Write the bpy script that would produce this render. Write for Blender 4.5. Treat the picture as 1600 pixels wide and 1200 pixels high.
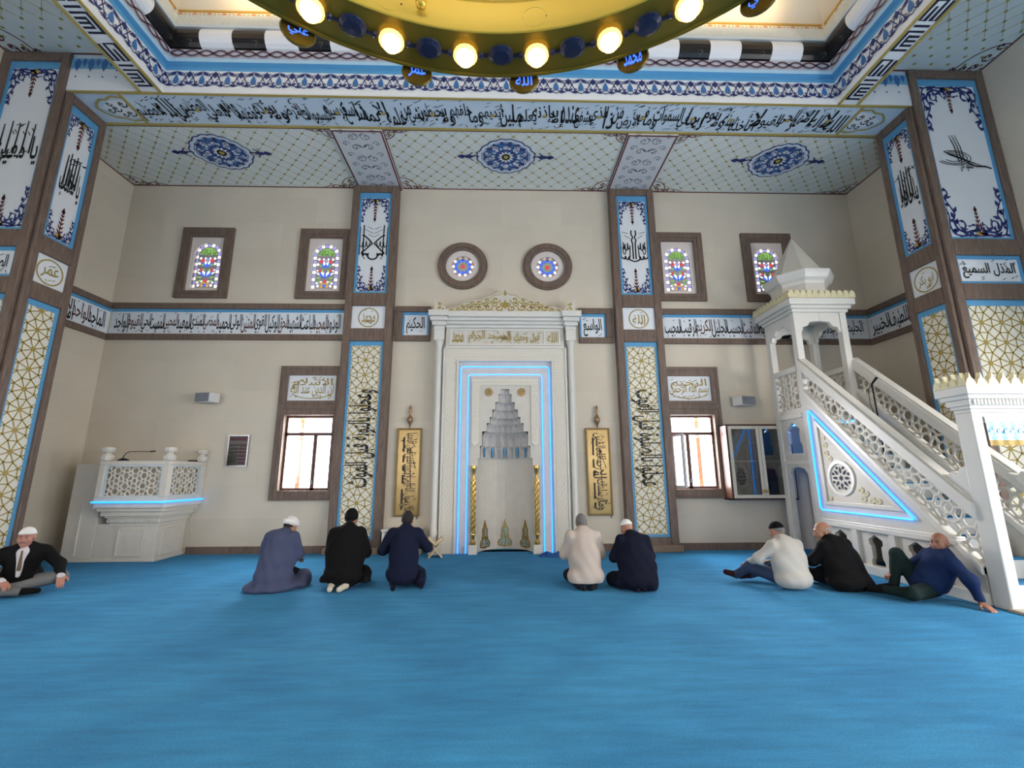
import bpy, math, random
import numpy as np
from mathutils import Vector, Matrix
random.seed(7); rng = np.random.default_rng(7)
for o in list(bpy.data.objects): bpy.data.objects.remove(o)
SC = bpy.context.scene; COL = SC.collection
# ---------------------------------------------------------------- camera
CAMZ, CAMY = 1.45, -8.8
cam = bpy.data.cameras.new('camera'); cam.sensor_width = 36.0; cam.lens = 686.0/1600*36; cam.clip_start = .05
camo = bpy.data.objects.new('camera', cam); COL.objects.link(camo)
cr, cu_, cb = (0.99966279, -0.02570065, -0.00371336), (-0.0014995, -0.19989396, 0.97981639), (-0.0259242, -0.97948041, -0.19986509)
camo.matrix_world = Matrix(((cr[0], cu_[0], cb[0], 0), (cr[1], cu_[1], cb[1], CAMY), (cr[2], cu_[2], cb[2], CAMZ), (0, 0, 0, 1)))
SC.camera = camo
# ---------------------------------------------------------------- world, daylight at the windows, exposure
wd = bpy.data.worlds.new('sky'); SC.world = wd; wd.use_nodes = True
bg = wd.node_tree.nodes['Background']; bg.inputs[0].default_value = (1.0, .97, .985, 1); bg.inputs[1].default_value = 5.0
SC.view_settings.view_transform = 'Standard'; SC.view_settings.look = 'None'; SC.view_settings.gamma = 1
SC.view_settings.exposure = 0.12; SC.view_settings.use_curve_mapping = False
def area(name, loc, direction, sx, sy, power, color=(1, 1, 1)):
    l = bpy.data.lights.new(name, 'AREA'); l.shape = 'RECTANGLE'; l.size = sx; l.size_y = sy; l.energy = power; l.color = color
    o = bpy.data.objects.new(name, l); COL.objects.link(o); o.location = loc
    o.rotation_euler = Vector(direction).to_track_quat('-Z', 'Z').to_euler(); return o
XL, XR = -8.3, 8.5              # hall side walls
BL, BR = -8.07, 7.92            # qibla bay side walls
YN, YF = -2.46, -1.75           # front beam near and far edge
YB = -17.0                      # rear wall
ZS, ZC = 7.70, 8.42             # soffit and side ceiling height
RX0, RX1, RY0, RY1 = -5.65, 5.83, -14.5, YN   # dome square
SIDE_WIN = [(-7.1, -5.0), (-10.6, -8.5), (-14.1, -12.0)]     # y ranges of the hall's side windows
REAR_WIN = [(-6.6, -4.4), (-2.2, 2.2), (4.4, 6.6)]
DAY = (1.0, .97, .94)
for y0, y1 in SIDE_WIN:
    area('window_daylight', (XR+.12, (y0+y1)/2, 2.35), (-1, 0, -.3), y1-y0-.1, 2.6, 350, DAY)
    area('window_daylight', (XL-.12, (y0+y1)/2, 2.35), (1, 0, -.2), y1-y0-.1, 2.6, 42, DAY)
for x0, x1 in REAR_WIN:
    area('window_daylight', ((x0+x1)/2, YB-.12, 2.35), (0, 1, -.2), x1-x0-.1, 2.6, 50, DAY)
area('window_daylight', (-3.8, .46, 1.9), (.1, -1, -.25), 1.1, 1.6, 230, DAY)
area('window_daylight', (3.88, .46, 1.9), (-.1, -1, -.25), 1.1, 1.6, 300, DAY)
# ---------------------------------------------------------------- materials
MATS = {}
def mat(name, col=(.8, .8, .8), rough=.6, metal=0, emit=None, es=0, noise=0, nscale=8, bump=0, bscale=40, spec=.4, col2=None, stretch=None, coat=0):
    if name in MATS: return MATS[name]
    m = bpy.data.materials.new(name); m.use_nodes = True; nt = m.node_tree; N, L = nt.nodes, nt.links
    b = N['Principled BSDF']; b.inputs['Base Color'].default_value = (*col, 1); b.inputs['Roughness'].default_value = rough
    b.inputs['Metallic'].default_value = metal; b.inputs['Specular IOR Level'].default_value = spec
    if coat: b.inputs['Coat Weight'].default_value = coat
    if emit: b.inputs['Emission Color'].default_value = (*emit, 1); b.inputs['Emission Strength'].default_value = es
    if noise or bump or col2:
        tc = N.new('ShaderNodeTexCoord'); mp = N.new('ShaderNodeMapping'); L.new(tc.outputs['Object'], mp.inputs[0])
        if stretch: mp.inputs['Scale'].default_value = stretch
    if noise or col2:
        n = N.new('ShaderNodeTexNoise'); n.inputs['Scale'].default_value = nscale; n.inputs['Detail'].default_value = 5
        L.new(mp.outputs[0], n.inputs['Vector'])
        r = N.new('ShaderNodeMix'); r.data_type = 'RGBA'; c2 = col2 or tuple(c*(1-noise) for c in col)
        r.inputs['A'].default_value = (*col, 1); r.inputs['B'].default_value = (*c2, 1)
        rp = N.new('ShaderNodeMapRange'); rp.inputs[1].default_value = .35; rp.inputs[2].default_value = .65
        L.new(n.outputs['Fac'], rp.inputs[0]); L.new(rp.outputs[0], r.inputs['Factor']); L.new(r.outputs['Result'], b.inputs['Base Color'])
    if bump:
        n2 = N.new('ShaderNodeTexNoise'); n2.inputs['Scale'].default_value = bscale; n2.inputs['Detail'].default_value = 4; L.new(mp.outputs[0], n2.inputs['Vector'])
        bp = N.new('ShaderNodeBump'); bp.inputs['Strength'].default_value = bump; bp.inputs['Distance'].default_value = .02
        L.new(n2.outputs['Fac'], bp.inputs['Height']); L.new(bp.outputs[0], b.inputs['Normal'])
    MATS[name] = m; return m
def S(r, g, b):       # sRGB 0-255 to linear
    f = lambda c: (c/255)/12.92 if c/255 <= .04045 else ((c/255+.055)/1.055)**2.4
    return (f(r), f(g), f(b))
def glassmat(name, col, mix=.08):
    if name in MATS: return MATS[name]
    m = bpy.data.materials.new(name); m.use_nodes = True; nt = m.node_tree; N, L = nt.nodes, nt.links; N.clear()
    o = N.new('ShaderNodeOutputMaterial'); t = N.new('ShaderNodeBsdfTransparent'); g = N.new('ShaderNodeBsdfGlossy'); x = N.new('ShaderNodeMixShader')
    t.inputs[0].default_value = (*col, 1); g.inputs['Roughness'].default_value = .03; x.inputs[0].default_value = mix
    L.new(t.outputs[0], x.inputs[1]); L.new(g.outputs[0], x.inputs[2]); L.new(x.outputs[0], o.inputs[0]); MATS[name] = m; return m
def wallmat():
    m = mat('wall_stone_plaster', S(214, 204, 186), .85, noise=.05, nscale=1.3)
    nt = m.node_tree; N, L = nt.nodes, nt.links; b = N['Principled BSDF']
    tc = N.new('ShaderNodeTexCoord'); sp = N.new('ShaderNodeSeparateXYZ'); cb_ = N.new('ShaderNodeCombineXYZ'); ad = N.new('ShaderNodeMath'); ad.operation = 'ADD'
    L.new(tc.outputs['Object'], sp.inputs[0]); L.new(sp.outputs[0], ad.inputs[0]); L.new(sp.outputs[1], ad.inputs[1]); L.new(ad.outputs[0], cb_.inputs[0]); L.new(sp.outputs[2], cb_.inputs[1])
    br = N.new('ShaderNodeTexBrick'); br.inputs['Scale'].default_value = 1; br.inputs['Brick Width'].default_value = 1.35; br.inputs['Row Height'].default_value = .62
    br.inputs['Mortar Size'].default_value = .004; br.inputs['Color1'].default_value = (1, 1, 1, 1); br.inputs['Color2'].default_value = (.93, .925, .915, 1); br.inputs['Mortar'].default_value = (.9, .89, .88, 1)
    L.new(cb_.outputs[0], br.inputs['Vector'])
    mx = N.new('ShaderNodeMix'); mx.data_type = 'RGBA'; mx.blend_type = 'MULTIPLY'; mx.inputs['Factor'].default_value = .8
    src = b.inputs['Base Color'].links[0].from_socket
    L.new(src, mx.inputs['A']); L.new(br.outputs['Color'], mx.inputs['B']); L.new(mx.outputs['Result'], b.inputs['Base Color']); return m
def carpetmat():
    m = mat('blue_carpet', S(60, 149, 201), .95, spec=.1, col2=S(50, 135, 188), nscale=1.2, bump=.5, bscale=260)
    nt = m.node_tree; N, L = nt.nodes, nt.links; b = N['Principled BSDF']
    b.inputs['Sheen Weight'].default_value = .06; b.inputs['Sheen Roughness'].default_value = .5
    n = N.new('ShaderNodeTexNoise'); n.inputs['Scale'].default_value = 3; n.inputs['Detail'].default_value = 7; n.inputs['Roughness'].default_value = .7
    tc = N.new('ShaderNodeTexCoord'); mp = N.new('ShaderNodeMapping'); mp.inputs['Scale'].default_value = (.5, 3.2, 1); L.new(tc.outputs['Object'], mp.inputs[0]); L.new(mp.outputs[0], n.inputs['Vector'])
    rp = N.new('ShaderNodeMapRange'); rp.inputs[1].default_value = .3; rp.inputs[2].default_value = .7; rp.inputs[3].default_value = .76; rp.inputs[4].default_value = 1.12; L.new(n.outputs['Fac'], rp.inputs[0])
    n3 = N.new('ShaderNodeTexNoise'); n3.inputs['Scale'].default_value = 90; n3.inputs['Detail'].default_value = 2; L.new(tc.outputs['Object'], n3.inputs['Vector'])
    r3 = N.new('ShaderNodeMapRange'); r3.inputs[1].default_value = .3; r3.inputs[2].default_value = .7; r3.inputs[3].default_value = .84; r3.inputs[4].default_value = 1.12; L.new(n3.outputs['Fac'], r3.inputs[0])
    mu = N.new('ShaderNodeMath'); mu.operation = 'MULTIPLY'; L.new(rp.outputs[0], mu.inputs[0]); L.new(r3.outputs[0], mu.inputs[1])
    vm = N.new('ShaderNodeVectorMath'); vm.operation = 'SCALE'; src = b.inputs['Base Color'].links[0].from_socket
    L.new(src, vm.inputs[0]); L.new(mu.outputs[0], vm.inputs['Scale']); L.new(vm.outputs[0], b.inputs['Base Color']); return m
WALL = wallmat(); CARPET = carpetmat()
WOODF = mat('brown_wood_trim', S(122, 104, 92), .55, col2=S(102, 84, 74), nscale=6, stretch=(6, 6, .7))
WHITEP = mat('white_painted_panel', S(226, 229, 232), .5)
BLUEP = mat('sky_blue_paint', S(92, 160, 204), .5)
GOLDP = mat('gold_paint', S(176, 158, 92), .4, metal=.15)
BLACKP = mat('black_lettering', S(22, 22, 26), .5)
NAVY = mat('navy_paint', S(38, 50, 110), .5)
MIDBLUE = mat('mid_blue_paint', S(58, 110, 170), .5)
MAROON = mat('maroon_paint', S(110, 58, 56), .5)
OCHRE = mat('ochre_paint', S(196, 160, 80), .5)
GREYP = mat('grey_paint', S(150, 152, 158), .6)
MARW = mat('white_marble', S(220, 217, 209), .32, noise=.05, nscale=3)
MARW2 = mat('white_carved_marble', S(210, 205, 194), .5, noise=.06, nscale=6)
CEILP = mat('pale_ceiling_paint', S(218, 222, 216), .7)
BAND = mat('pale_blue_band', S(196, 212, 226), .6)
GOLDM = mat('polished_gold', S(186, 152, 80), .28, metal=.85)
LED = mat('blue_led', (.02, .25, 1), .4, emit=(.01, .26, 1.0), es=2.5)
LEDC = mat('blue_led_core', (.2, .7, 1), .4, emit=(.08, .56, 1.0), es=1.2)
CREAMP = mat('cream_dome_paint', S(236, 226, 206), .6)
# ---------------------------------------------------------------- mesh helpers
STUFF = set('star_dot star_line diamond_dot diamond_line maroon_corner_scroll strip_scroll blue_spray red_bud gold_calyx diacritic gold_counter relief_block frieze_scroll frieze_petal frieze_leaf drum_scroll ochre_petal vault_scroll vault_bud gilt_scroll navy_scroll blue_petal white_petal white_embroidery panel_scroll cartouche_scroll tracery clear_glass blue_glass red_glass green_glass amber_glass violet_glass square_lettering guilloche_cord roundel_hole_shade tympanum_lettering gold_calligraphy calligraphy gold_roundel vault_blue_line'.split())
class MB:
    def __init__(s): s.v = []; s.f = []
    def add(s, vs, fs):
        b = len(s.v); s.v += [tuple(v) for v in vs]; s.f += [tuple(i+b for i in f) for f in fs]; return s
    def box(s, x0, x1, y0, y1, z0, z1):
        return s.add([(x, y, z) for z in (z0, z1) for y in (y0, y1) for x in (x0, x1)],
                     [(0, 2, 3, 1), (4, 5, 7, 6), (0, 1, 5, 4), (2, 6, 7, 3), (0, 4, 6, 2), (1, 3, 7, 5)])
    def prism(s, pts, vec):
        n = len(pts); v = Vector(vec); a = [Vector(p) for p in pts]
        return s.add(a+[p+v for p in a], [tuple(range(n-1, -1, -1)), tuple(range(n, 2*n))]+[(i, (i+1) % n, n+(i+1) % n, n+i) for i in range(n)])
    def tube(s, path, r, n=8, closed=False):
        P = [Vector(p) for p in path]; m = len(P); rs = r if isinstance(r, (list, tuple)) else [r]*m; vs = []; up = Vector((0, 0, 1))
        last = None
        for i, p in enumerate(P):
            t = (P[(i+1) % m]-P[i-1]) if closed else (P[min(i+1, m-1)]-P[max(i-1, 0)])
            t = t.normalized() if t.length > 1e-9 else Vector((0, 0, 1))
            a = last if last is not None else (t.cross(up) if abs(t.z) < .95 else t.cross(Vector((1, 0, 0))))
            a = a-t*a.dot(t); a = a.normalized() if a.length > 1e-6 else t.orthogonal().normalized(); last = a; b = t.cross(a)
            vs += [p+(a*math.cos(k*2*math.pi/n)+b*math.sin(k*2*math.pi/n))*rs[i] for k in range(n)]
        fs = [(i*n+k, i*n+(k+1) % n, ((i+1) % m)*n+(k+1) % n, ((i+1) % m)*n+k) for i in range(m if closed else m-1) for k in range(n)]
        if not closed: fs += [tuple(range(n-1, -1, -1)), tuple((m-1)*n+k for k in range(n))]
        return s.add(vs, fs)
    def lathe(s, prof, c=(0, 0, 0), n=24, a0=0, a1=2*math.pi, twist=0, sx=1, sy=1):
        full = abs(a1-a0-2*math.pi) < 1e-6; m = n if full else n+1; vs = []
        for r, z in prof:
            for k in range(m):
                a = a0+(a1-a0)*k/n+twist*z; vs.append((c[0]+r*sx*math.cos(a), c[1]+r*sy*math.sin(a), c[2]+z))
        fs = []
        for i in range(len(prof)-1):
            for k in range(n): fs.append((i*m+k, i*m+(k+1) % m, (i+1)*m+(k+1) % m, (i+1)*m+k))
        return s.add(vs, fs)
    def build(s, name, m, parent=None, smooth=False, bevel=0):
        if len(s.v) == 0: return None
        me = bpy.data.meshes.new(name); me.from_pydata(s.v, [], s.f); me.materials.append(m)
        if smooth: me.polygons.foreach_set('use_smooth', [True]*len(me.polygons))
        o = bpy.data.objects.new(name, me); COL.objects.link(o)
        if parent: o.parent = parent
        if name in STUFF: o['kind'] = 'stuff'
        if bevel:
            bv = o.modifiers.new('bevel', 'BEVEL'); bv.width = bevel; bv.segments = 2; bv.limit_method = 'ANGLE'
        return o
def tag(o, label, cat=None, group=None, kind=None):
    o['label'] = label
    if cat: o['category'] = cat
    if group: o['group'] = group
    if kind: o['kind'] = kind
    return o
def thing(name, label, cat=None, loc=(0, 0, 0), rz=0, group=None, kind=None):
    o = bpy.data.objects.new(name, None); COL.objects.link(o); o.location = loc; o.rotation_euler = (0, 0, rz); o.empty_display_size = .1
    if kind: cat = None
    return tag(o, label, cat, group, kind)
def local(b, o):                     # world-coordinate mesh to the local space of an unrotated parent
    x, y, z = o.location; b.v = [(v[0]-x, v[1]-y, v[2]-z) for v in b.v]; return b
class Fr:
    def __init__(s, O, U, V, N): s.O, s.U, s.V, s.N = Vector(O), Vector(U), Vector(V), Vector(N)
    def p(s, u, v, h=0): return s.O+s.U*u+s.V*v+s.N*h
def rect(b, fr, u0, u1, v0, v1, h0, h1):
    c = [fr.p(u, v, h) for h in (h0, h1) for v in (v0, v1) for u in (u0, u1)]
    b.add(c, [(0, 2, 3, 1), (4, 5, 7, 6), (0, 1, 5, 4), (2, 6, 7, 3), (0, 4, 6, 2), (1, 3, 7, 5)]); return b
def frame2(b, fr, u0, u1, v0, v1, w, h0, h1, ws=None):
    l, r, bt, t = ws or (w, w, w, w)
    rect(b, fr, u0, u0+l, v0, v1, h0, h1); rect(b, fr, u1-r, u1, v0, v1, h0, h1)
    rect(b, fr, u0+l, u1-r, v0, v0+bt, h0, h1); rect(b, fr, u0+l, u1-r, v1-t, v1, h0, h1); return b
def poly(b, fr, pts, h): b.add([fr.p(u, v, h) for u, v in pts], [tuple(range(len(pts)))]); return b
def pprism(b, fr, pts, h0, h1): b.prism([fr.p(u, v, h0) for u, v in pts], fr.N*(h1-h0)); return b
def disc(b, fr, u, v, r, h, n=12, rv=None, a0=0):
    poly(b, fr, [(u+r*math.cos(a0+2*math.pi*k/n), v+(rv or r)*math.sin(a0+2*math.pi*k/n)) for k in range(n)], h); return b
def ribbon(b, fr, pts, w, h, closed=False, h0=None):
    n = len(pts); ws = w if isinstance(w, (list, tuple)) else [w]*n; L = []; R = []
    for i, (x, y) in enumerate(pts):
        if closed: x0, y0 = pts[i-1]; x1, y1 = pts[(i+1) % n]
        else: x0, y0 = pts[max(i-1, 0)]; x1, y1 = pts[min(i+1, n-1)]
        dx, dy = x1-x0, y1-y0; d = math.hypot(dx, dy) or 1; k = 1.0
        if 0 < i < n-1 or closed:
            ex, ey = pts[i][0]-pts[i-1][0], pts[i][1]-pts[i-1][1]; e = math.hypot(ex, ey) or 1
            c = abs((dx*ex+dy*ey)/(d*e)); k = min(1/max(c, .5), 1.6)
        nx, ny = -dy/d*ws[i]*k/2, dx/d*ws[i]*k/2
        L.append((x+nx, y+ny)); R.append((x-nx, y-ny))
    m = n if closed else n-1
    vs = [fr.p(*q, h) for q in L]+[fr.p(*q, h) for q in R]
    fs = [(i, n+i, n+(i+1) % n, (i+1) % n) for i in range(m)]
    if h0 is not None:
        vs += [fr.p(*q, h0) for q in L]+[fr.p(*q, h0) for q in R]
        fs += [(2*n+i, i, (i+1) % n, 2*n+(i+1) % n) for i in range(m)]+[(n+i, 3*n+i, 3*n+(i+1) % n, n+(i+1) % n) for i in range(m)]
        if not closed: fs += [(0, 2*n, 3*n, n), (n-1, 2*n-1, 4*n-1, 3*n-1)]
    b.add(vs, fs); return b
def clipseg(p, q, polyg):            # clip a segment to a convex counter-clockwise polygon
    t0, t1 = 0., 1.; dx, dy = q[0]-p[0], q[1]-p[1]
    for i in range(len(polyg)):
        a, c = polyg[i], polyg[(i+1) % len(polyg)]; nx, ny = -(c[1]-a[1]), c[0]-a[0]
        num = nx*(p[0]-a[0])+ny*(p[1]-a[1]); den = nx*dx+ny*dy
        if abs(den) < 1e-12:
            if num < 0: return None
            continue
        t = -num/den
        if den > 0: t0 = max(t0, t)
        else: t1 = min(t1, t)
        if t0 >= t1: return None
    return (p[0]+t0*dx, p[1]+t0*dy), (p[0]+t1*dx, p[1]+t1*dy)
def inpoly(p, polyg, m=0):
    for i in range(len(polyg)):
        a, c = polyg[i], polyg[(i+1) % len(polyg)]; l = math.hypot(c[0]-a[0], c[1]-a[1]) or 1
        if (-(c[1]-a[1])*(p[0]-a[0])+(c[0]-a[0])*(p[1]-a[1]))/l < m: return False
    return True
def R4(u0, u1, v0, v1): return [(u0, v0), (u1, v0), (u1, v1), (u0, v1)]
def arc(cx, cy, r, a0, a1, n=10, ry=None): return [(cx+r*math.cos(math.radians(a0+(a1-a0)*i/n)), cy+(ry or r)*math.sin(math.radians(a0+(a1-a0)*i/n))) for i in range(n+1)]
def spiral(cx, cy, r, a0, turns, n=14, k=.15): return [(cx+r*(1-(1-k)*i/n)*math.cos(a0+turns*2*math.pi*i/n), cy+r*(1-(1-k)*i/n)*math.sin(a0+turns*2*math.pi*i/n)) for i in range(n+1)]
def leaf(x, y, a, l, w): # pointed leaf polygon
    c, s = math.cos(a), math.sin(a); q = [(0, 0), (.3, .5), (.6, .38), (1, 0), (.6, -.38), (.3, -.5)]
    return [(x+c*l*t-s*w*o, y+s*l*t+c*w*o) for t, o in q]
# ---- Arabic lettering: shape into presentation forms, cached as flat meshes
DUAL = {'ب': 0xFE8F, 'ت': 0xFE95, 'ث': 0xFE99, 'ج': 0xFE9D, 'ح': 0xFEA1, 'خ': 0xFEA5, 'س': 0xFEB1, 'ش': 0xFEB5, 'ص': 0xFEB9, 'ض': 0xFEBD, 'ط': 0xFEC1, 'ظ': 0xFEC5, 'ع': 0xFEC9, 'غ': 0xFECD, 'ف': 0xFED1, 'ق': 0xFED5, 'ك': 0xFED9, 'ل': 0xFEDD, 'م': 0xFEE1, 'ن': 0xFEE5, 'ه': 0xFEE9, 'ي': 0xFEF1, 'ئ': 0xFE89}
RIGHT = {'ا': 0xFE8D, 'أ': 0xFE83, 'إ': 0xFE87, 'آ': 0xFE81, 'د': 0xFEA9, 'ذ': 0xFEAB, 'ر': 0xFEAD, 'ز': 0xFEAF, 'و': 0xFEED, 'ؤ': 0xFE85, 'ة': 0xFE93, 'ى': 0xFEEF}
def shape(t):
    out = []; i = 0
    while i < len(t):
        c = t[i]; prev = t[i-1] if i else ' '; pj = prev in DUAL
        if c == 'ل' and i+1 < len(t) and t[i+1] in 'اأإآ':
            out.append(chr({'ا': 0xFEFB, 'أ': 0xFEF7, 'إ': 0xFEF9, 'آ': 0xFEF5}[t[i+1]]+(1 if pj else 0))); i += 2; continue
        nj = i+1 < len(t) and (t[i+1] in DUAL or t[i+1] in RIGHT)
        if c in DUAL: out.append(chr(DUAL[c]+((3 if nj else 1) if pj else (2 if nj else 0))))
        elif c in RIGHT: out.append(chr(RIGHT[c]+(1 if pj else 0)))
        else: out.append(c)
        i += 1
    return ''.join(reversed(out))
_tc = bpy.data.curves.new('lettering', 'FONT'); _to = bpy.data.objects.new('lettering', _tc); COL.objects.link(_to); _tc.resolution_u = 3; _tc.offset = .012; TXT = {}
def textmesh(s):
    if s not in TXT:
        _tc.body = shape(s); bpy.context.view_layer.update(); dg = bpy.context.evaluated_depsgraph_get()
        me = bpy.data.meshes.new_from_object(_to.evaluated_get(dg)); v = np.array([q.co[:2] for q in me.vertices]); f = [tuple(p.vertices) for p in me.polygons]
        bpy.data.meshes.remove(me); lo, hi = v.min(0), v.max(0); TXT[s] = ((v-lo)/(hi-lo), f, (hi-lo)[0]/(hi-lo)[1])
    return TXT[s]
def text(b, fr, s, u0, u1, v0, v1, h, rot=0, mirror=False, shear=0):
    v, f, asp = textmesh(s); x, y = v[:, 0].copy(), v[:, 1]
    x = x+shear*(y-.5)
    if mirror: x = 1-x
    if rot == 90: x, y = 1-y, x          # letters' tops to the left, reading downwards... right end at top
    elif rot == -90: x, y = y, 1-x
    b.add([fr.p(u0+(u1-u0)*a, v0+(v1-v0)*c, h) for a, c in zip(x, y)], [tuple(reversed(q)) for q in f] if mirror else f); return b
def ticks(b, fr, u0, u1, v0, v1, n, h, l=.05, w=.008):
    for _ in range(n):
        u, v = random.uniform(u0, u1), random.choice((random.uniform(v0, v0+(v1-v0)*.2), random.uniform(v1-(v1-v0)*.25, v1)))
        a = math.radians(random.choice((28, 30, 33, 200, -60)))
        ribbon(b, fr, [(u, v), (u+l*math.cos(a), v+l*math.sin(a))], w, h)
    return b
# ---- smooth implicit surfaces meshed with surface nets
def V3(*a): return np.array(a, float)
def sd_mesh(prims, res, k=.03, noise=None, clips=()):
    lo = np.min([p['lo'] for p in prims if p['op'] > 0], 0)-3*res-.01; hi = np.max([p['hi'] for p in prims if p['op'] > 0], 0)+3*res+.01
    n = np.ceil((hi-lo)/res).astype(int)+1; ax = [lo[i]+res*np.arange(n[i]) for i in range(3)]; F = np.full(n, .5, np.float32)
    for p in prims:
        m = max(p.get('k', k), 3*res)+.015
        i0 = np.maximum(((p['lo']-m-lo)/res).astype(int), 0); i1 = np.minimum(((p['hi']+m-lo)/res).astype(int)+2, n)
        if np.any(i1 <= i0): continue
        sl = tuple(slice(a, b) for a, b in zip(i0, i1)); X, Y, Z = np.meshgrid(ax[0][sl[0]], ax[1][sl[1]], ax[2][sl[2]], indexing='ij'); d = p['f'](X, Y, Z).astype(np.float32); f = F[sl]; kk = p.get('k', k)
        if p['op'] > 0: h = np.clip(.5+.5*(f-d)/kk, 0, 1); F[sl] = f*(1-h)+d*h-kk*h*(1-h)
        else: h = np.clip(.5-.5*(f+d)/kk, 0, 1); F[sl] = f*(1-h)-d*h+kk*h*(1-h)
    if noise or clips:
        X, Y, Z = np.meshgrid(*ax, indexing='ij', sparse=True)
        if noise: F = F+noise(X, Y, Z).astype(np.float32)
        for pt, nr in clips: F = np.maximum(F, ((X-pt[0])*nr[0]+(Y-pt[1])*nr[1]+(Z-pt[2])*nr[2]).astype(np.float32))
    ins = F < 0; c = sum(ins[i:n[0]-1+i, j:n[1]-1+j, l:n[2]-1+l].astype(np.int8) for i in (0, 1) for j in (0, 1) for l in (0, 1))
    act = np.argwhere((c > 0) & (c < 8)); idx = np.full(n-1, -1, int); idx[tuple(act.T)] = np.arange(len(act)); pos = np.zeros((len(act), 3)); cnt = np.zeros(len(act))
    co = [(0, 0, 0), (1, 0, 0), (0, 1, 0), (1, 1, 0), (0, 0, 1), (1, 0, 1), (0, 1, 1), (1, 1, 1)]; val = [F[tuple((act+np.array(q)).T)] for q in co]
    for a, b in ((0, 1), (2, 3), (4, 5), (6, 7), (0, 2), (1, 3), (4, 6), (5, 7), (0, 4), (1, 5), (2, 6), (3, 7)):
        va, vb = val[a], val[b]; s = (va < 0) != (vb < 0); t = np.where(s, va/np.where(s, va-vb, 1), 0); q = np.array(co[a])+t[:, None]*(np.array(co[b])-np.array(co[a])); pos += np.where(s[:, None], q, 0); cnt += s
    pos = lo+res*(act+pos/cnt[:, None]); faces = []
    for axn in range(3):
        s0 = [slice(None)]*3; s1 = [slice(None)]*3; s0[axn] = slice(0, -1); s1[axn] = slice(1, None); a, b = ins[tuple(s0)], ins[tuple(s1)]; e = np.argwhere(a != b); o1, o2 = [q for q in range(3) if q != axn]
        e = e[(e[:, o1] > 0) & (e[:, o2] > 0) & (e[:, o1] < n[o1]-1) & (e[:, o2] < n[o2]-1)]; fl = a[tuple(e.T)]
        def cell(d1, d2): q = e.copy(); q[:, o1] -= d1; q[:, o2] -= d2; return idx[tuple(q.T)]
        q = np.stack([cell(1, 1), cell(0, 1), cell(0, 0), cell(1, 0)], 1); flip = fl if axn != 1 else ~fl; q = np.where(flip[:, None], q, q[:, ::-1]); faces.append(q[(q >= 0).all(1)])
    return pos, np.concatenate(faces)
def cap(a, b, ra, rb=None, op=1, **kw):
    a, b = np.array(a, float), np.array(b, float); rb = ra if rb is None else rb; d = b-a; L2 = max(float(d@d), 1e-9); r = max(ra, rb)
    def f(X, Y, Z):
        t = np.clip(((X-a[0])*d[0]+(Y-a[1])*d[1]+(Z-a[2])*d[2])/L2, 0, 1); return np.sqrt((X-a[0]-t*d[0])**2+(Y-a[1]-t*d[1])**2+(Z-a[2]-t*d[2])**2)-(ra+(rb-ra)*t)
    return dict(f=f, lo=np.minimum(a, b)-r, hi=np.maximum(a, b)+r, op=op, **kw)
# ---- star lattices
def girih8(fr, u0, u1, v0, v1, d, w, h, lines, dots):
    s = d/3.414; Ro = s*1.3066; P = R4(u0, u1, v0, v1); um = (u0+u1)/2; vm = (v0+v1)/2; g = d*math.sqrt(2)
    nu = int((u1-u0)/g)+2; nv = int((v1-v0)/g)+2
    for i in range(-nu, nu+1):
        for j in range(-nv, nv+1):
            for q in (0, .5):
                cx, cy = um+(i+q)*g, vm+(j+q)*g
                if not (u0-d < cx < u1+d and v0-d < cy < v1+d): continue
                V = [(cx+Ro*math.cos(math.radians(22.5+45*k)), cy+Ro*math.sin(math.radians(22.5+45*k))) for k in range(8)]
                sg = []
                for k in range(8):
                    sg += [(V[k], V[(k+1) % 8]), ((cx, cy), V[k])]
                for a in (45, 135):                    # sides of the squares between neighbouring rosettes
                    dx, dy = s*math.cos(math.radians(a)), s*math.sin(math.radians(a))
                    for k in ((a-45)//45, (a-45)//45+1): sg.append((V[k % 8], (V[k % 8][0]+dx, V[k % 8][1]+dy)))
                ox, oy = cx+g/2, cy                    # octagon left over: four half-spokes
                for k in range(8): sg.append(((ox, oy), (ox+Ro*math.cos(math.radians(22.5+45*k)), oy+Ro*math.sin(math.radians(22.5+45*k)))))
                for a, c in sg:
                    r = clipseg(a, c, P)
                    if r: ribbon(lines, fr, r, w, h)
                for x, y in ((cx, cy), (ox, oy)):
                    if inpoly((x, y), P, .01): disc(dots, fr, x, y, w*2.1, h+.002, 10)
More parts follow.
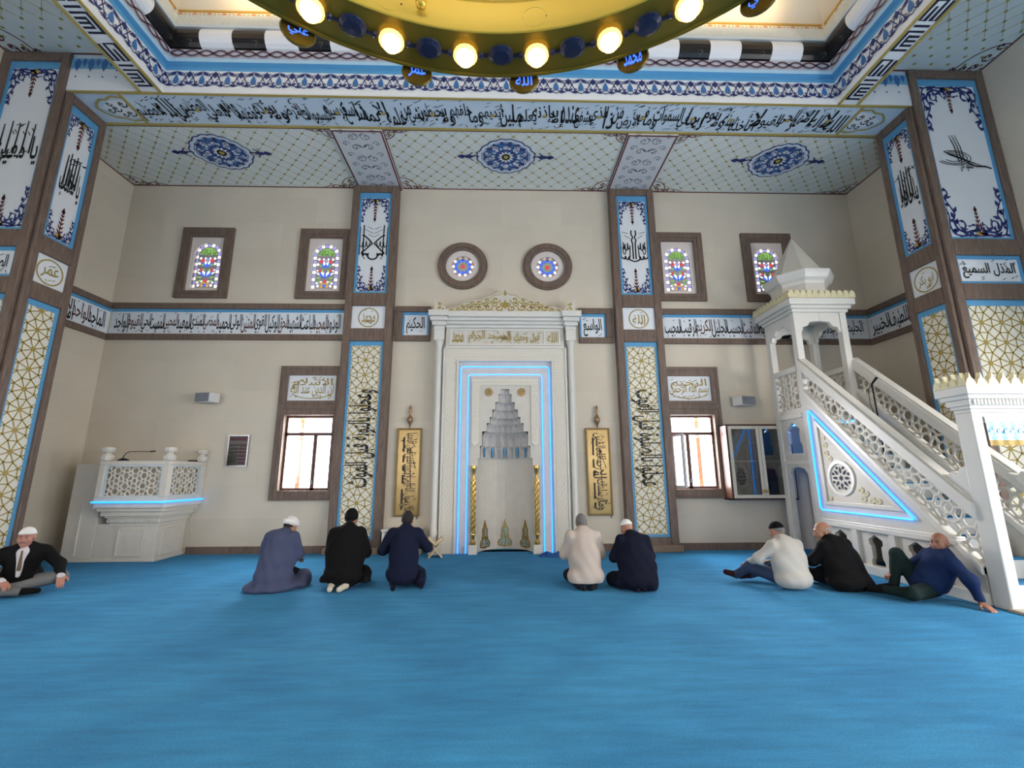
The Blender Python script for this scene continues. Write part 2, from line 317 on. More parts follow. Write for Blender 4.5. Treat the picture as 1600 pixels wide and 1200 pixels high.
def screen6(b, fr, P, d, w, h0, h1, spokes=True):
    s = d/4.732; Ro = s*1.93185; us = [p[0] for p in P]; vs = [p[1] for p in P]; u0, u1, v0, v1 = min(us), max(us), min(vs), max(vs)
    prims = []; rh = d*math.sqrt(3)/2; um, vm = (u0+u1)/2, (v0+v1)/2
    for j in range(-int((v1-v0)/rh)-2, int((v1-v0)/rh)+3):
        for i in range(-int((u1-u0)/d)-2, int((u1-u0)/d)+3):
            cx, cy = um+i*d+(d/2 if j % 2 else 0), vm+j*rh
            if not (u0-d < cx < u1+d and v0-d < cy < v1+d): continue
            at = lambda r, a: (cx+r*math.cos(math.radians(a)), cy+r*math.sin(math.radians(a)))
            V = [at(Ro, 15+30*k) for k in range(12)]; sg = [(V[k], V[(k+1) % 12]) for k in range(12)]
            for k in range(6):
                sg += [(at(Ro*.42, 60*k), at(Ro*.42, 60+60*k)), (at(Ro*.42, 60*k), at(Ro*.966, 60*k))]
            for a in (0, 60, 120):
                dx, dy = s*math.cos(math.radians(a)), s*math.sin(math.radians(a)); k = a//30
                for q in (k, k-1): sg.append((V[q % 12], (V[q % 12][0]+dx, V[q % 12][1]+dy)))
            for a, c in sg:
                r = clipseg(a, c, P)
                if r and math.hypot(r[0][0]-r[1][0], r[0][1]-r[1][1]) > .004: prims.append(cap((*r[0], 0), (*r[1], 0), w*.56))
    t = (h1-h0)/2; v, f = sd_mesh(prims, .012, .008, None, [((0, 0, t*.55), (0, 0, 1)), ((0, 0, -t*.55), (0, 0, -1))])     # one pierced plate
    hm = (h0+h1)/2; b.add([fr.p(q[0], q[1], hm+q[2]) for q in v.tolist()], [tuple(q) for q in f.tolist()])
def diamonds(fr, u0, u1, v0, v1, du, dv, h, lines, dots, w=.008, ds=.03):
    P = R4(u0, u1, v0, v1); n = int((u1-u0)/du)+1; m = int((v1-v0)/dv)+1; um, vm = (u0+u1)/2, (v0+v1)/2
    ln = max(u1-u0, v1-v0)*1.5
    for k in range(-n-m, n+m+1):
        for sg in (1, -1):
            c = (um+k*du, vm); r = clipseg((c[0]-ln*du, c[1]-sg*ln*dv), (c[0]+ln*du, c[1]+sg*ln*dv), P)
            if r: ribbon(lines, fr, r, w, h)
    for i in range(-n, n+1):
        for j in range(-m, m+1):
            for q in (0, .5):
                x, y = um+(i+q)*du, vm+(j+q)*dv
                if inpoly((x, y), P, ds): poly(dots, fr, [(x-ds*.5, y-ds*.42), (x+ds*.5, y-ds*.42), (x+ds*.5, y+ds*.42), (x-ds*.5, y+ds*.42)], h+.002)
# ---- painted ornament
def scroll(b, lf, fr, x, y, r, sx, sy, h, w):        # a curling stem with leaves
    p = [(x+sx*a, y+sy*c) for a, c in spiral(r, 0, r, math.pi, 1.15, 16)]
    ribbon(b, fr, p, [w*(1-.6*i/16) for i in range(17)], h)
    for i in (3, 6, 9, 12):
        a = math.atan2(p[i+1][1]-p[i][1], p[i+1][0]-p[i][0]); poly(lf, fr, leaf(*p[i], a+.9*sx*sy, r*.55, r*.3), h+.001)
def smooth(pts, n=5):                                    # Catmull-Rom through the points
    q = [pts[0]]+list(pts)+[pts[-1]]; o = []
    for i in range(1, len(q)-2):
        for k in range(n):
            t = k/n; o.append(tuple(.5*((2*q[i][c])+(q[i+1][c]-q[i-1][c])*t+(2*q[i-1][c]-5*q[i][c]+4*q[i+1][c]-q[i+2][c])*t*t+(3*q[i][c]-q[i-1][c]-3*q[i+1][c]+q[i+2][c])*t**3) for c in (0, 1)))
    return o+[tuple(pts[-1])]
def stem(b, fr, pts, w, h, ls=0, step=4, side=1):         # tapering stem with alternating leaves
    q = smooth(pts); n = len(q); ribbon(b, fr, q, [w*(1-.65*i/n) for i in range(n)], h)
    if ls:
        for i in range(2, n-1, step):
            a = math.atan2(q[i+1][1]-q[i][1], q[i+1][0]-q[i][0]); side = -side
            poly(b, fr, leaf(*q[i], a+side*.75, ls*(1-.3*i/n), ls*.42), h+.001)
def corner_spray(b, fr, x, y, sx, sy, s, h, vert=1.6):   # blue arabesque in a panel corner
    T = lambda pts: [(x+sx*u*s, y+sy*v*s) for u, v in pts]; k = vert/1.5
    stem(b, fr, T([(.82, .06), (.62, .16), (.4, .12), (.22, .2), (.14, .42), (.2, .62*k), (.12, .85*k), (.02, 1.05*k)]), .07*s, h, .24*s, 4, 1)
    stem(b, fr, T([(.75, .03), (.5, .04), (.3, .02), (.1, .08), (.03, .3), (.05, .55*k), (.01, .8*k)]), .06*s, h, .2*s, 4, -1)
    stem(b, fr, T([(.3, .14), (.42, .3), (.36, .44), (.24, .4), (.27, .3)]), .05*s, h, .13*s, 6)
    stem(b, fr, T([(.6, .14), (.7, .26), (.62, .34), (.54, .28)]), .045*s, h, .12*s, 6)
    stem(b, fr, T([(.03, 1.0*k), (.12, 1.2*k), (.05, 1.35*k), (.01, 1.25*k)]), .05*s, h, .16*s, 5)
def red_plant(b, g, fr, x, y, sy, l, h):                 # red stem of stacked buds on a gold calyx
    disc(g, fr, x-l*.05, y+sy*l*.02, l*.075, h+.001, 8); disc(g, fr, x+l*.05, y+sy*l*.02, l*.075, h+.001, 8)
    for i, t in enumerate((.1, .25, .4, .55, .68, .8)):
        k = (1-.5*t)
        for sx in (-1, 1): poly(b, fr, leaf(x, y+sy*l*t, math.atan2(sy*1.0, sx*(.75-.3*t)), l*.2*k, l*.07*k), h)
    poly(b, fr, leaf(x, y+sy*l*.78, sy*math.pi/2, l*.24, l*.12), h); ribbon(b, fr, [(x, y), (x, y+sy*l)], l*.025, h)
def kinds(**k): return {n: MB() for n in k}
# ================================================================ STRUCTURE
FB = Fr((0, 0, 0), (1, 0, 0), (0, 0, 1), (0, -1, 0))                 # back wall
def holed(b, fr, u0, u1, v0, v1, holes, t):
    us = sorted({u0, u1, *[x for h in holes for x in h[:2]]}); vs = sorted({v0, v1, *[x for h in holes for x in h[2:]]})
    for i in range(len(us)-1):
        for j in range(len(vs)-1):
            cu, cv = (us[i]+us[i+1])/2, (vs[j]+vs[j+1])/2
            if any(h[0] < cu < h[1] and h[2] < cv < h[3] for h in holes): continue
            q = R4(us[i], us[i+1], vs[j], vs[j+1]); poly(b, fr, q, 0); poly(b, fr, q[::-1], -t)
    for a, c, d, e in holes + [(u1, u0, v0, v1)]:
        q = R4(a, c, d, e)
        for k in range(4): b.add([fr.p(*q[k], 0), fr.p(*q[k], -t), fr.p(*q[(k+1) % 4], -t), fr.p(*q[(k+1) % 4], 0)], [(0, 1, 2, 3)])
    return b
def struct(name, b, m, label, parent=None):
    o = b.build(name, m, parent); return tag(o, label, kind='structure') if not parent else o
UPW = [(-6.62, -5.92), (-4.13, -3.40), (3.51, 4.24), (5.51, 6.24)]      # stained-glass openings
UPZ = (5.22, 6.46); CIRC = [(-.82, 5.83), (1.01, 5.83)]; CR = .36
LW = [(-4.27, -3.31), (3.40, 4.33)]; LZ = (1.14, 2.60); NX, NR = .09, .53   # lower windows; niche centre and radius
holes = [(a, c, *UPZ) for a, c in UPW]+[(x-.25, x+.25, z-.25, z+.25) for x, z in CIRC]+[(a, c, *LZ) for a, c in LW]+[(NX-.62, NX+.62, 0, 3.2)]
struct('floor', MB().box(XL-.4, XR+.4, YB-.4, .75, -.2, 0), CARPET, 'blue prayer-hall carpet covering the whole floor')
struct('wall_back', holed(MB(), FB, BL-.4, BR+.4, 0, ZS+.3, holes, .2), WALL, 'beige stone-look wall behind the prayer niche')
def sidewall(name, xb, xh, nx, label):
    b = MB(); holed(b, Fr((xb, 0, 0), (0, nx, 0), (0, 0, 1), (nx, 0, 0)), 0 if nx < 0 else YF, -YF if nx < 0 else 0, 0, ZS+.3, [], .3)
    f = Fr((xh, 0, 0), (0, nx, 0), (0, 0, 1), (nx, 0, 0))
    hs = [((y0, y1) if nx > 0 else (-y1, -y0))+(1.0, 3.7) for y0, y1 in SIDE_WIN]
    holed(b, f, *((YB, YN) if nx > 0 else (-YN, -YB)), 0, ZC+.3, hs, .4); struct(name, b, WALL, label)
sidewall('wall_left', BL, XL, 1, 'beige plaster wall on the left side of the hall')
sidewall('wall_right', BR, XR, -1, 'beige plaster wall on the right side of the hall')
struct('wall_rear', holed(MB(), Fr((0, YB, 0), (-1, 0, 0), (0, 0, 1), (0, 1, 0)), -XR-.4, -XL+.4, 0, ZC+.3, [(-b_, -a_, 1.0, 3.7) for a_, b_ in REAR_WIN], .4), WALL, 'plain beige rear wall opposite the prayer niche')
# plain hall windows outside the photograph, letting the daylight in
WFR = mat('dark_window_wood', S(70, 48, 38), .5, noise=.3, nscale=10); CLEAR = glassmat('clear_glass', (.96, .97, 1))
wn = [8]
def hallwin(fr, u0, u1, label):
    wn[0] += 1; t = thing('window_%d' % wn[0], label, kind='structure'); b = MB(); frame2(b, fr, u0, u1, 1.0, 3.7, .07, -.28, -.2)
    rect(b, fr, (u0+u1)/2-.03, (u0+u1)/2+.03, 1.0, 3.7, -.28, -.2); rect(b, fr, u0, u1, 2.9, 2.96, -.28, -.2); b.build('sash', WFR, t)
    b = MB(); rect(b, fr, u0+.05, u1-.05, 1.05, 3.65, -.25, -.244); b.build('pane', CLEAR, t)
for k, (y0, y1) in enumerate(SIDE_WIN):
    w = ('nearest the front', 'in the middle', 'nearest the rear')[k]
    hallwin(Fr((XL, 0, 0), (0, 1, 0), (0, 0, 1), (1, 0, 0)), y0, y1, 'tall hall window in the left wall, '+w)
    hallwin(Fr((XR, 0, 0), (0, -1, 0), (0, 0, 1), (-1, 0, 0)), -y1, -y0, 'tall hall window in the right wall, '+w)
for k, (x0, x1) in enumerate(REAR_WIN):
    hallwin(Fr((0, YB, 0), (-1, 0, 0), (0, 0, 1), (0, 1, 0)), -x1, -x0, 'tall hall window in the rear wall, '+('on the left', 'in the middle', 'on the right')[k])
# baseboards
def bb(name, pieces, label):
    b = MB(); [b.box(*p) for p in pieces]; struct(name, b, WOODF, label)
bb('baseboard_back', [(a, c, -.035, -.001, 0, .13) for a, c in ((-5.86, -3.24), (-2.2, -1.36), (1.57, 2.38), (3.4, 5.38), (6.5, BR))], 'brown wooden baseboard along the niche wall')
bb('baseboard_left', [(BL, BL+.035, YF, -.6, 0, .13), (XL, XL+.035, YB, YN, 0, .13)], 'brown wooden baseboard along the left wall')
bb('baseboard_right', [(BR-.035, BR, YF, 0, 0, .13), (XR-.035, XR, YB, YN, 0, .13)], 'brown wooden baseboard along the right wall')
# ---------------------------------------------------------------- bay ceiling with diamond grid, strips and medallions
FS = Fr((0, 0, ZS), (1, 0, 0), (0, -1, 0), (0, 0, -1))               # soffit frame, v = -y
cl = struct('ceiling', MB().box(BL-.3, BR+.3, YF, .4, ZS, ZS+.2), CEILP, 'pale painted ceiling bay with gold diamonds over the niche wall')
STRIP = [(-3.14, -2.2), (2.39, 3.33)]; PANELS = [(BL, -3.14), (-2.2, 2.39), (3.33, BR)]
ln, dt = MB(), MB()
for a, c in PANELS: diamonds(FS, a+.04, c-.04, .03, 1.71, .29, .29, .004, ln, dt, .005, .048)
ln.build('diamond_line', GOLDP, cl); dt.build('diamond_dot', GOLDP, cl)
mr, gy = MB(), MB()
for a, c in PANELS:
    frame2(mr, FS, a, c, 0, 1.73, .018, 0, .012)
    for x, sx in ((a, 1), (c, -1)):
        for y, sy, k in ((.02, 1, 1), (1.71, -1, .62)):
            for (dx, dy, r) in ((.05, .08, .1), (.2, .06, .08), (.05, .22, .08), (.34, .04, .06), (.5, .03, .05)): scroll(mr, mr, FS, x+sx*dx*k, y+sy*dy*k, r*k, sx, sy, .006, .022*k)
            ribbon(mr, FS, [(x+sx*k*u, y+sy*k*v) for u, v in arc(0, 0, .36, 0, 90, 8, .36)]+[], .018, .006)
            ribbon(mr, FS, [(x+sx*k*.36, y+sy*k*.06), (x+sx*k*.5, y+sy*k*.1), (x+sx*k*.75, y+sy*k*.02)], .016, .006)
            disc(gy if 0 else dt, FS, x+sx*.12*k, y+sy*.14*k, .05*k, .007, 8)
mr.build('maroon_corner_scroll', MAROON, cl)
for a, c in STRIP:
    b = MB(); rect(b, FS, a, c, 0, 1.74, 0, .05); st = b.build('soffit_strip', mat('strip_paint', S(205, 206, 208), .7), cl)
    b = MB(); frame2(b, FS, a, c, 0, 1.74, .03, .05, .055); b.build('strip_edge', MAROON, st)
    b = MB(); xm = (a+c)/2
    for k in range(6):
        y = .15+k*.29
        for sx in (-1, 1):
            scroll(b, b, FS, xm+sx*.03, y, .1, sx, 1 if k % 2 else -1, .054, .018); scroll(b, b, FS, xm+sx*.22, y+.1, .075, sx, -1, .054, .016)
            poly(b, FS, leaf(xm, y, math.atan2(.8, sx), .16, .05), .054)
    b.build('strip_scroll', GREYP, st)
def medallion(fr, x, y, parent):
    o = []
    for k in range(96):
        a = 2*math.pi*k/96; r = 1+.055*abs(math.sin(a*8)); o.append((x+.5*r*math.cos(a)*(1+.12*abs(math.cos(a))**6), y+.46*r*math.sin(a)))
    b = MB(); poly(b, fr, o, .008); fillb = MB(); poly(fillb, fr, [(x+(u-x)*.8, y+(v-y)*.8) for u, v in o], .0095); md = b.build('medallion', mat('medallion_white', S(208, 218, 228), .6), parent)
    n, m2, g = MB(), MB(), MB(); ribbon(n, fr, o, .022, .012, closed=True); ribbon(n, fr, [(x+(u-x)*.84, y+(v-y)*.84) for u, v in o], .012, .012, closed=True)
    for k in range(8):
        a = math.pi/4*k+.39; poly(m2, fr, leaf(x+.12*math.cos(a), y+.12*math.sin(a), a, .24, .16), .012)
    for k in range(16):
        a = math.pi/8*k; poly(n, fr, leaf(x+.14*math.cos(a), y+.13*math.sin(a), a, .13, .06), .014); r = .3
        scroll(n, n, fr, x+r*math.cos(a)*1.1, y+r*math.sin(a), .055, 1 if math.cos(a) > 0 else -1, 1 if k % 2 else -1, .014, .014)
        poly(n, fr, leaf(x+.38*math.cos(a+.2), y+.34*math.sin(a+.2), a+.2, .09, .06), .014)
    w = MB()
    for k in range(12): a = math.pi/6*k; poly(w, fr, leaf(x, y, a, .17, .08), .017)
    for k in range(18):
        a = 2*math.pi*k/18; scroll(w, w, fr, x+.3*math.cos(a)*1.1, y+.27*math.sin(a), .06, 1 if k % 2 else -1, 1 if k % 4 < 2 else -1, .016, .016); poly(w, fr, leaf(x+.22*math.cos(a+.17), y+.2*math.sin(a+.17), a+.5, .09, .035), .016)
    disc(g, fr, x, y, .05, .018, 12)
    for sx in (-1, 1):
        ribbon(n, fr, [(x+sx*.54, y), (x+sx*.62, y+.02), (x+sx*.72, y)], .03, .012)
        ribbon(n, fr, [(x+sx*.66, y-.12), (x+sx*.73, y-.05), (x+sx*.66, y+.0), (x+sx*.73, y+.05), (x+sx*.66, y+.12)], .02, .012)
        poly(n, fr, leaf(x+sx*.68, y, 0 if sx > 0 else math.pi, .2, .1), .013); poly(n, fr, leaf(x+sx*.82, y, 0 if sx > 0 else math.pi, .16, .12), .013)
    fillb.build('blue_field', mat('medallion_blue', S(66, 104, 158), .6), md); n.build('navy_scroll', NAVY, md); m2.build('blue_petal', MIDBLUE, md); w.build('white_petal', WHITEP, md); g.build('gold_centre', GOLDP, md)
for x in (-5.52, .1, 5.66): medallion(FS, x, 1.06, cl)
# ---------------------------------------------------------------- side ceilings
def side_ceiling(x0, x1, label):
    o = struct('ceiling', MB().box(x0, x1, YB-.3, YN, ZC, ZC+.2), CEILP, label); f = Fr((0, 0, ZC), (1, 0, 0), (0, -1, 0), (0, 0, -1)); l, d, m = MB(), MB(), MB()
    diamonds(f, x0+.05, x1-.05, -YN+.05, 14.4, .3, .3, .004, l, d, .006, .05); l.build('diamond_line', GOLDP, o); d.build('diamond_dot', GOLDP, o)
    frame2(m, f, x0, x1, -YN, 14.5, .025, 0, .01)
    for x, sx in ((x0, 1), (x1, -1)):
        for (dx, dy, r) in ((.05, .1, .13), (.25, .07, .1), (.05, .3, .1), (.45, .05, .08), (.05, .5, .08)): scroll(m, m, f, x+sx*dx, -YN+dy, r, sx, 1, .006, .025)
        ribbon(m, f, [(x+sx*u, -YN+v) for u, v in arc(0, 0, .5, 0, 90, 8, .55)], .02, .006)
    m.build('maroon_corner_scroll', MAROON, o)
    medallion(f, (x0+x1)/2, 5.2, o)
KX0, KX1 = RX0-.36, RX1+.36
side_ceiling(XL, KX0, 'pale diamond-painted ceiling strip above the left pillar'); side_ceiling(KX1, XR, 'pale diamond-painted ceiling strip above the right pillar')
struct('ceiling', MB().box(KX0, KX1, YB-.3, RY0-.36, ZC, ZC+.2), CEILP, 'plain pale ceiling at the rear of the hall')
# ---------------------------------------------------------------- front beam with the long calligraphy
PLI, PRI = -7.2, 7.15
bm = struct('trim_1', MB().box(XL, XR, YN, YF, ZS, ZC+.25), BAND, 'long pale beam carrying black calligraphy between the two pillars')
g = MB()
for v in (1.76, 2.44): rect(g, FS, PLI, PRI, v-.022, v+.022, 0, .02)
for x in (-6.39, 6.33): rect(g, FS, x-.022, x+.022, 1.78, 2.42, 0, .018)
for x, sx in ((-6.39, -1), (6.33, 1)):
    c = [(x, 1.86), (x+sx*.2, 1.84), (x+sx*.3, 1.9), (x+sx*.45, 1.92), (x+sx*.55, 2.0), (x+sx*.62, 2.1), (x+sx*.55, 2.2), (x+sx*.45, 2.28), (x+sx*.3, 2.3), (x+sx*.2, 2.36), (x, 2.34)]
    ribbon(g, FS, c, .035, .012)
g.build('gold_moulding', GOLDP, bm)
b = MB(); wh = MB()
for x, sx in ((-6.39, -1), (6.33, 1)):
    poly(wh, FS, [(x+sx*.01, 1.9), (x+sx*.3, 1.93), (x+sx*.55, 2.1), (x+sx*.3, 2.27), (x+sx*.01, 2.3)][::1], .004)
    for (dx, v, r) in ((.05, 2.0, .08), (.05, 2.2, .08), (.22, 2.1, .08), (.36, 2.06, .06), (.3, 2.2, .05), (.2, 1.97, .05)): scroll(b, b, FS, x+sx*dx, v, r, sx, 1, .008, .018)
wh.build('cartouche_field', WHITEP, bm); b.build('cartouche_scroll', BLACKP, bm)
KURSI = 'الله لا إله إلا هو الحي القيوم لا تأخذه سنة ولا نوم له ما في السموات وما في الأرض من ذا الذي يشفع عنده إلا بإذنه يعلم ما بين أيديهم وما خلفهم ولا يحيطون بشيء من علمه إلا بما شاء وسع كرسيه السموات والأرض ولا يؤده حفظهما وهو العلي العظيم صدق الله العظيم'.replace('ء', '')
ws = KURSI.split(); tot = sum(len(w)+.6 for w in ws); u = 6.25; sc = 12.55/tot; b = MB(); acc = MB()
for i, w in enumerate(ws):
    wid = (len(w)+.6)*sc; lo = 1.83+(.11 if i % 2 else 0); hi = lo+.40
    text(MB(), FS, w, u-wid*1.22, u+wid*.06, lo, hi, .006, shear=-.1).build('word', BLACKP, bm)
    if i % 4 == 1: disc(acc, FS, u-wid*.5, lo+.15, .045, .008, 10, .035)
    u -= wid
ticks(b, FS, -6.3, 6.2, 1.82, 2.38, 230, .006, .08, .01); b.build('diacritic', BLACKP, bm); acc.build('gold_counter', GOLDP, bm)
# short drops of the beam beside the dome square
b = MB(); f = Fr((0, YN, 0), (1, 0, 0), (0, 0, 1), (0, -1, 0)); n2 = MB(); wp = MB()
for x0, x1 in ((PLI, KX0), (KX1, PRI)):
    rect(wp, f, x0, x1, ZS, ZC-.12, 0, .01); rect(b, f, x0, x1, ZC-.3, ZC-.1, .01, .014)
    k = int((x1-x0)/.22)
    for i in range(k):
        x = x0+.11+i*.22; poly(n2, f, leaf(x, ZC-.1, -math.pi/2, .26, .12), .018); poly(n2, f, leaf(x+.11, ZC-.1, -math.pi/2, .17, .08), .018); disc(n2, f, x, ZC-.46, .018, .014, 8)
wp.build('drop_field', WHITEP, bm); b.build('blue_frieze', mat('frieze_blue', S(120, 172, 206), .6), bm); n2.build('frieze_leaf', MIDBLUE, bm)
# ---------------------------------------------------------------- side beams with square lettering
def kufic(b, fr, u, v, s):
    # combs, bars and hooked spirals drawn on a square grid (s = cell)
    w = s*.62; Q = lambda pts: ribbon(b, fr, [(u+x*s, v+y*s) for x, y in pts], w, .006)
    Q([(0, 4), (0, 0), (5, 0), (5, 4)]); Q([(1.3, 4), (1.3, 1.2), (3.7, 1.2), (3.7, 4)]); Q([(2.5, 1.2), (2.5, 4)])
    Q([(6.4, 0), (6.4, 4)])
    Q([(12.6, 4), (7.8, 4), (7.8, 2.7), (12.6, 2.7), (12.6, 0), (7.8, 0), (7.8, 1.35), (11.2, 1.35)])
for x0, x1, n_, lb in ((KX0, RX0, 2, 'left'), (RX1, KX1, 3, 'right')):
    o = struct('trim_%d' % n_, MB().box(x0, x1, RY0-.36, YN, ZS, ZC+.3), WHITEP, 'white side beam with navy square lettering on the '+lb+' of the dome opening')
    if lb == 'left': f = Fr((x1, YN, ZS), (0, -1, 0), (-1, 0, 0), (0, 0, -1))
    else: f = Fr((x0, YN, ZS), (0, -1, 0), (1, 0, 0), (0, 0, -1))
    g = MB(); rect(g, f, 0, 12, -.01, .035, 0, .02); rect(g, f, 0, 12, .325, .37, 0, .02); g.build('gold_moulding', GOLDP, o)
    b = MB()
    for i in range(13): kufic(b, f, .12+i*.88, .07, .057)
    b.build('square_lettering', mat('dark_navy_letter', S(26, 28, 52), .5), o)
struct('trim_4', MB().box(KX0, KX1, RY0-.36, RY0, ZS, ZC+.3), WHITEP, 'white rear beam of the dome opening')
# ---------------------------------------------------------------- dome square: frieze, guilloche, marble blocks, cornice, vault
ring = thing('trim_5', 'painted and marble cornice running round the dome opening', kind='structure')
def sweep(prof, name, m, parent=ring):
    vs = []; fs = []
    for p, z in prof: vs += [(RX0+p, RY0+p, z), (RX1-p, RY0+p, z), (RX1-p, RY1-p, z), (RX0+p, RY1-p, z)]
    for i in range(len(prof)-1):
        for k in range(4): fs.append((i*4+k, i*4+(k+1) % 4, (i+1)*4+(k+1) % 4, (i+1)*4+k))
    return MB().add(vs, fs).build(name, m, parent)
sweep([(0, ZS-.01), (.012, ZS), (.012, 8.12)], 'frieze_field', WHITEP)
sweep([(.012, 8.12), (.02, 8.14), (.02, 8.2), (.09, 8.22)], 'blue_strip', BLUEP)
sweep([(.09, 8.22), (.1, 8.24), (.11, 8.27)], 'pale_blue_strip', mat('pale_blue', S(170, 205, 226), .6))
sweep([(.11, 8.27), (.13, 8.42), (.1, 8.43)], 'guilloche_field', mat('lilac_grey', S(188, 188, 200), .6))
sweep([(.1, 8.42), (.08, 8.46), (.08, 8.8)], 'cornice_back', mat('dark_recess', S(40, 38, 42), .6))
sweep([(.08, 8.8), (.2, 8.8), (.2, 8.85), (.17, 8.9)], 'cornice_lip', mat('pale_cornice', S(206, 214, 218), .5))
sweep([(.17, 8.9), (.2, 9.05), (.06, 9.06)], 'carved_cornice', mat('carved_plaster', S(222, 220, 206), .7, bump=1, bscale=28))
vault = sweep([(.06, 9.02), (.06, 9.3), (.45, 9.62), (2.2, 10.6), (4.0, 11.5), (5.2, 11.9), (5.7, 12)], 'dome_vault', CREAMP)
FRN = [(Fr((RX0, RY1, 0), (1, 0, 0), (0, 0, 1), (0, -1, 0)), RX1-RX0), (Fr((RX0, RY0, 0), (0, 1, 0), (0, 0, 1), (1, 0, 0)), RY1-RY0),
       (Fr((RX1, RY1, 0), (0, -1, 0), (0, 0, 1), (-1, 0, 0)), RY1-RY0), (Fr((RX1, RY0, 0), (-1, 0, 0), (0, 0, 1), (0, 1, 0)), RX1-RX0)]
blk_w, blk_b = MB(), MB(); prof = [(.08+.16*math.sin(t), 8.63-.19*math.cos(t)) for t in [math.pi*k/8 for k in range(9)]]
def block(w):
    vs = []; n = len(prof)
    for u in (-w/2, w/2): vs += [(u, -p, z) for p, z in prof]
    return vs, [(i, i+1, n+i+1, n+i) for i in range(n-1)]+[tuple(range(n-1, -1, -1)), tuple(range(n, 2*n))]
MBK = mat('black_veined_marble', S(24, 22, 24), .3, col2=S(120, 116, 112), nscale=7); MBK.node_tree.nodes['Map Range'].inputs[1].default_value = .58; MBK.node_tree.nodes['Map Range'].inputs[2].default_value = .66
MWH = mat('white_cornice_block', S(232, 233, 236), .5)
protos = {}
for fr, L in FRN[:3]:
    n = 21; w = (L-.2)/n
    for i in range(n):
        c = 'b' if i % 2 == 0 else 'w'; key = (c, round(w, 3))
        if key not in protos:
            q = MB().add(*block(w)); me = q.build('marble_block', MBK if c == 'b' else MWH, ring); protos[key] = me; o = me
        else: o = protos[key].copy(); COL.objects.link(o)
        o.parent = ring; o.location = fr.p(.1+(i+.5)*w, 0, 0); a = math.atan2(fr.U.y, fr.U.x); o.rotation_euler = (0, 0, a)
for fr, L in FRN[:3]:
    n = round(L/.42); w = L/n; nv, mb_, gl, gd = MB(), MB(), MB(), MB()
    for i in range(n):
        x = (i+.5)*w
        for s in (-1, 1):
            ribbon(nv, fr, [(x, 7.8), (x+s*w*.22, 7.85), (x+s*w*.32, 7.95), (x+s*w*.5, 8.1)], .016, .02)
            ribbon(nv, fr, [(x, 8.1), (x+s*w*.25, 8.06), (x+s*w*.5, 7.86)], .012, .02)
            scroll(nv, nv, fr, x+s*w*.08, 7.88, .05, s, 1, .021, .013); scroll(nv, nv, fr, x+s*w*.3, 8.03, .045, s, -1, .021, .012)
            poly(nv, fr, leaf(x, 8.08, math.atan2(-.6, s), .14, .06), .021); poly(nv, fr, leaf(x+s*w*.5, 7.84, math.atan2(.9, -s), .1, .05), .021)
            poly(nv, fr, leaf(x+s*w*.12, 7.82, math.atan2(.1, s), .13, .05), .021)
        poly(mb_, fr, leaf(x, 7.84, math.pi/2, .2, .1), .022); poly(nv, fr, leaf(x+w/2, 8.1, -math.pi/2, .14, .08), .022)
    nv.build('frieze_scroll', NAVY, ring); mb_.build('frieze_petal', MIDBLUE, ring)
    m = round(L/.24); f2 = Fr(fr.O+fr.N*.125, fr.U, fr.V, fr.N)
    for ph in (0, math.pi):
        ribbon(gl, f2, [(.15+(L-.3)*k/(m*6), 8.345+.055*math.sin(math.pi*k/6+ph)) for k in range(m*6+1)], .03, .012)
    gl.build('guilloche_cord', mat('aubergine_paint', S(86, 60, 74), .6), ring)
    m = round(L/.25); oc, mo = MB(), MB(); f3 = Fr(fr.O+fr.N*.06, fr.U, fr.V, fr.N); rect(gd, f3, .1, L-.1, 9.27, 9.3, 0, .02)
    for i in range(m):
        x = (i+.5)*L/m; poly(oc, f3, leaf(x, 9.26, -math.pi/2, .1, .1), .005)
        ribbon(mo, f3, [(x-.1, 9.24), (x-.04, 9.16), (x, 9.1), (x+.04, 9.16), (x+.1, 9.24)], .014, .006)
    oc.build('ochre_petal', mat('orange_paint', S(206, 140, 90), .6), ring); mo.build('drum_scroll', mat('brown_paint', S(140, 90, 70), .6), ring); gd.build('gold_line', OCHRE, ring)
# painted sprays on the inclined vault faces
s_, c_ = math.sin(math.atan2(.98, 1.75)), math.cos(math.atan2(.98, 1.75)); nv, rd, bl = MB(), MB(), MB()
for fr, L in FRN[:3]:
    f = Fr(fr.O+fr.V*9.62+fr.N*.45, fr.U, fr.N*c_+fr.V*s_, fr.N*s_-fr.V*c_)
    for x0, sx in ((.5, 1), (L-.5, -1)):
        for (dx, dy, r) in ((.25, .1, .16), (.6, .12, .14), (.35, .4, .14), (1.5, .1, .15), (1.9, .15, .13), (.9, .35, .12)): scroll(nv, nv, f, x0+sx*(dx+dy), dy, r, sx, 1, .01, .03)
        red_plant(rd, rd, f, x0+sx*1.2, .05, 1, .42, .01); red_plant(rd, rd, f, x0+sx*2.5, .05, 1, .4, .01)
        ribbon(bl, f, [(x0+sx*1.0, .95), (x0+sx*1.45, .62), (x0+sx*2.6, .75), (x0+sx*3.6, .9)], .12, .008); ribbon(nv, f, [(x0+sx*1.2, 1.05), (x0+sx*1.5, .78), (x0+sx*2.6, .88), (x0+sx*3.6, 1.02)], .04, .012)
nv.build('vault_scroll', NAVY, ring); rd.build('vault_bud', mat('rust_paint', S(168, 92, 70), .6), ring); bl.build('vault_blue_line', BLUEP, ring)
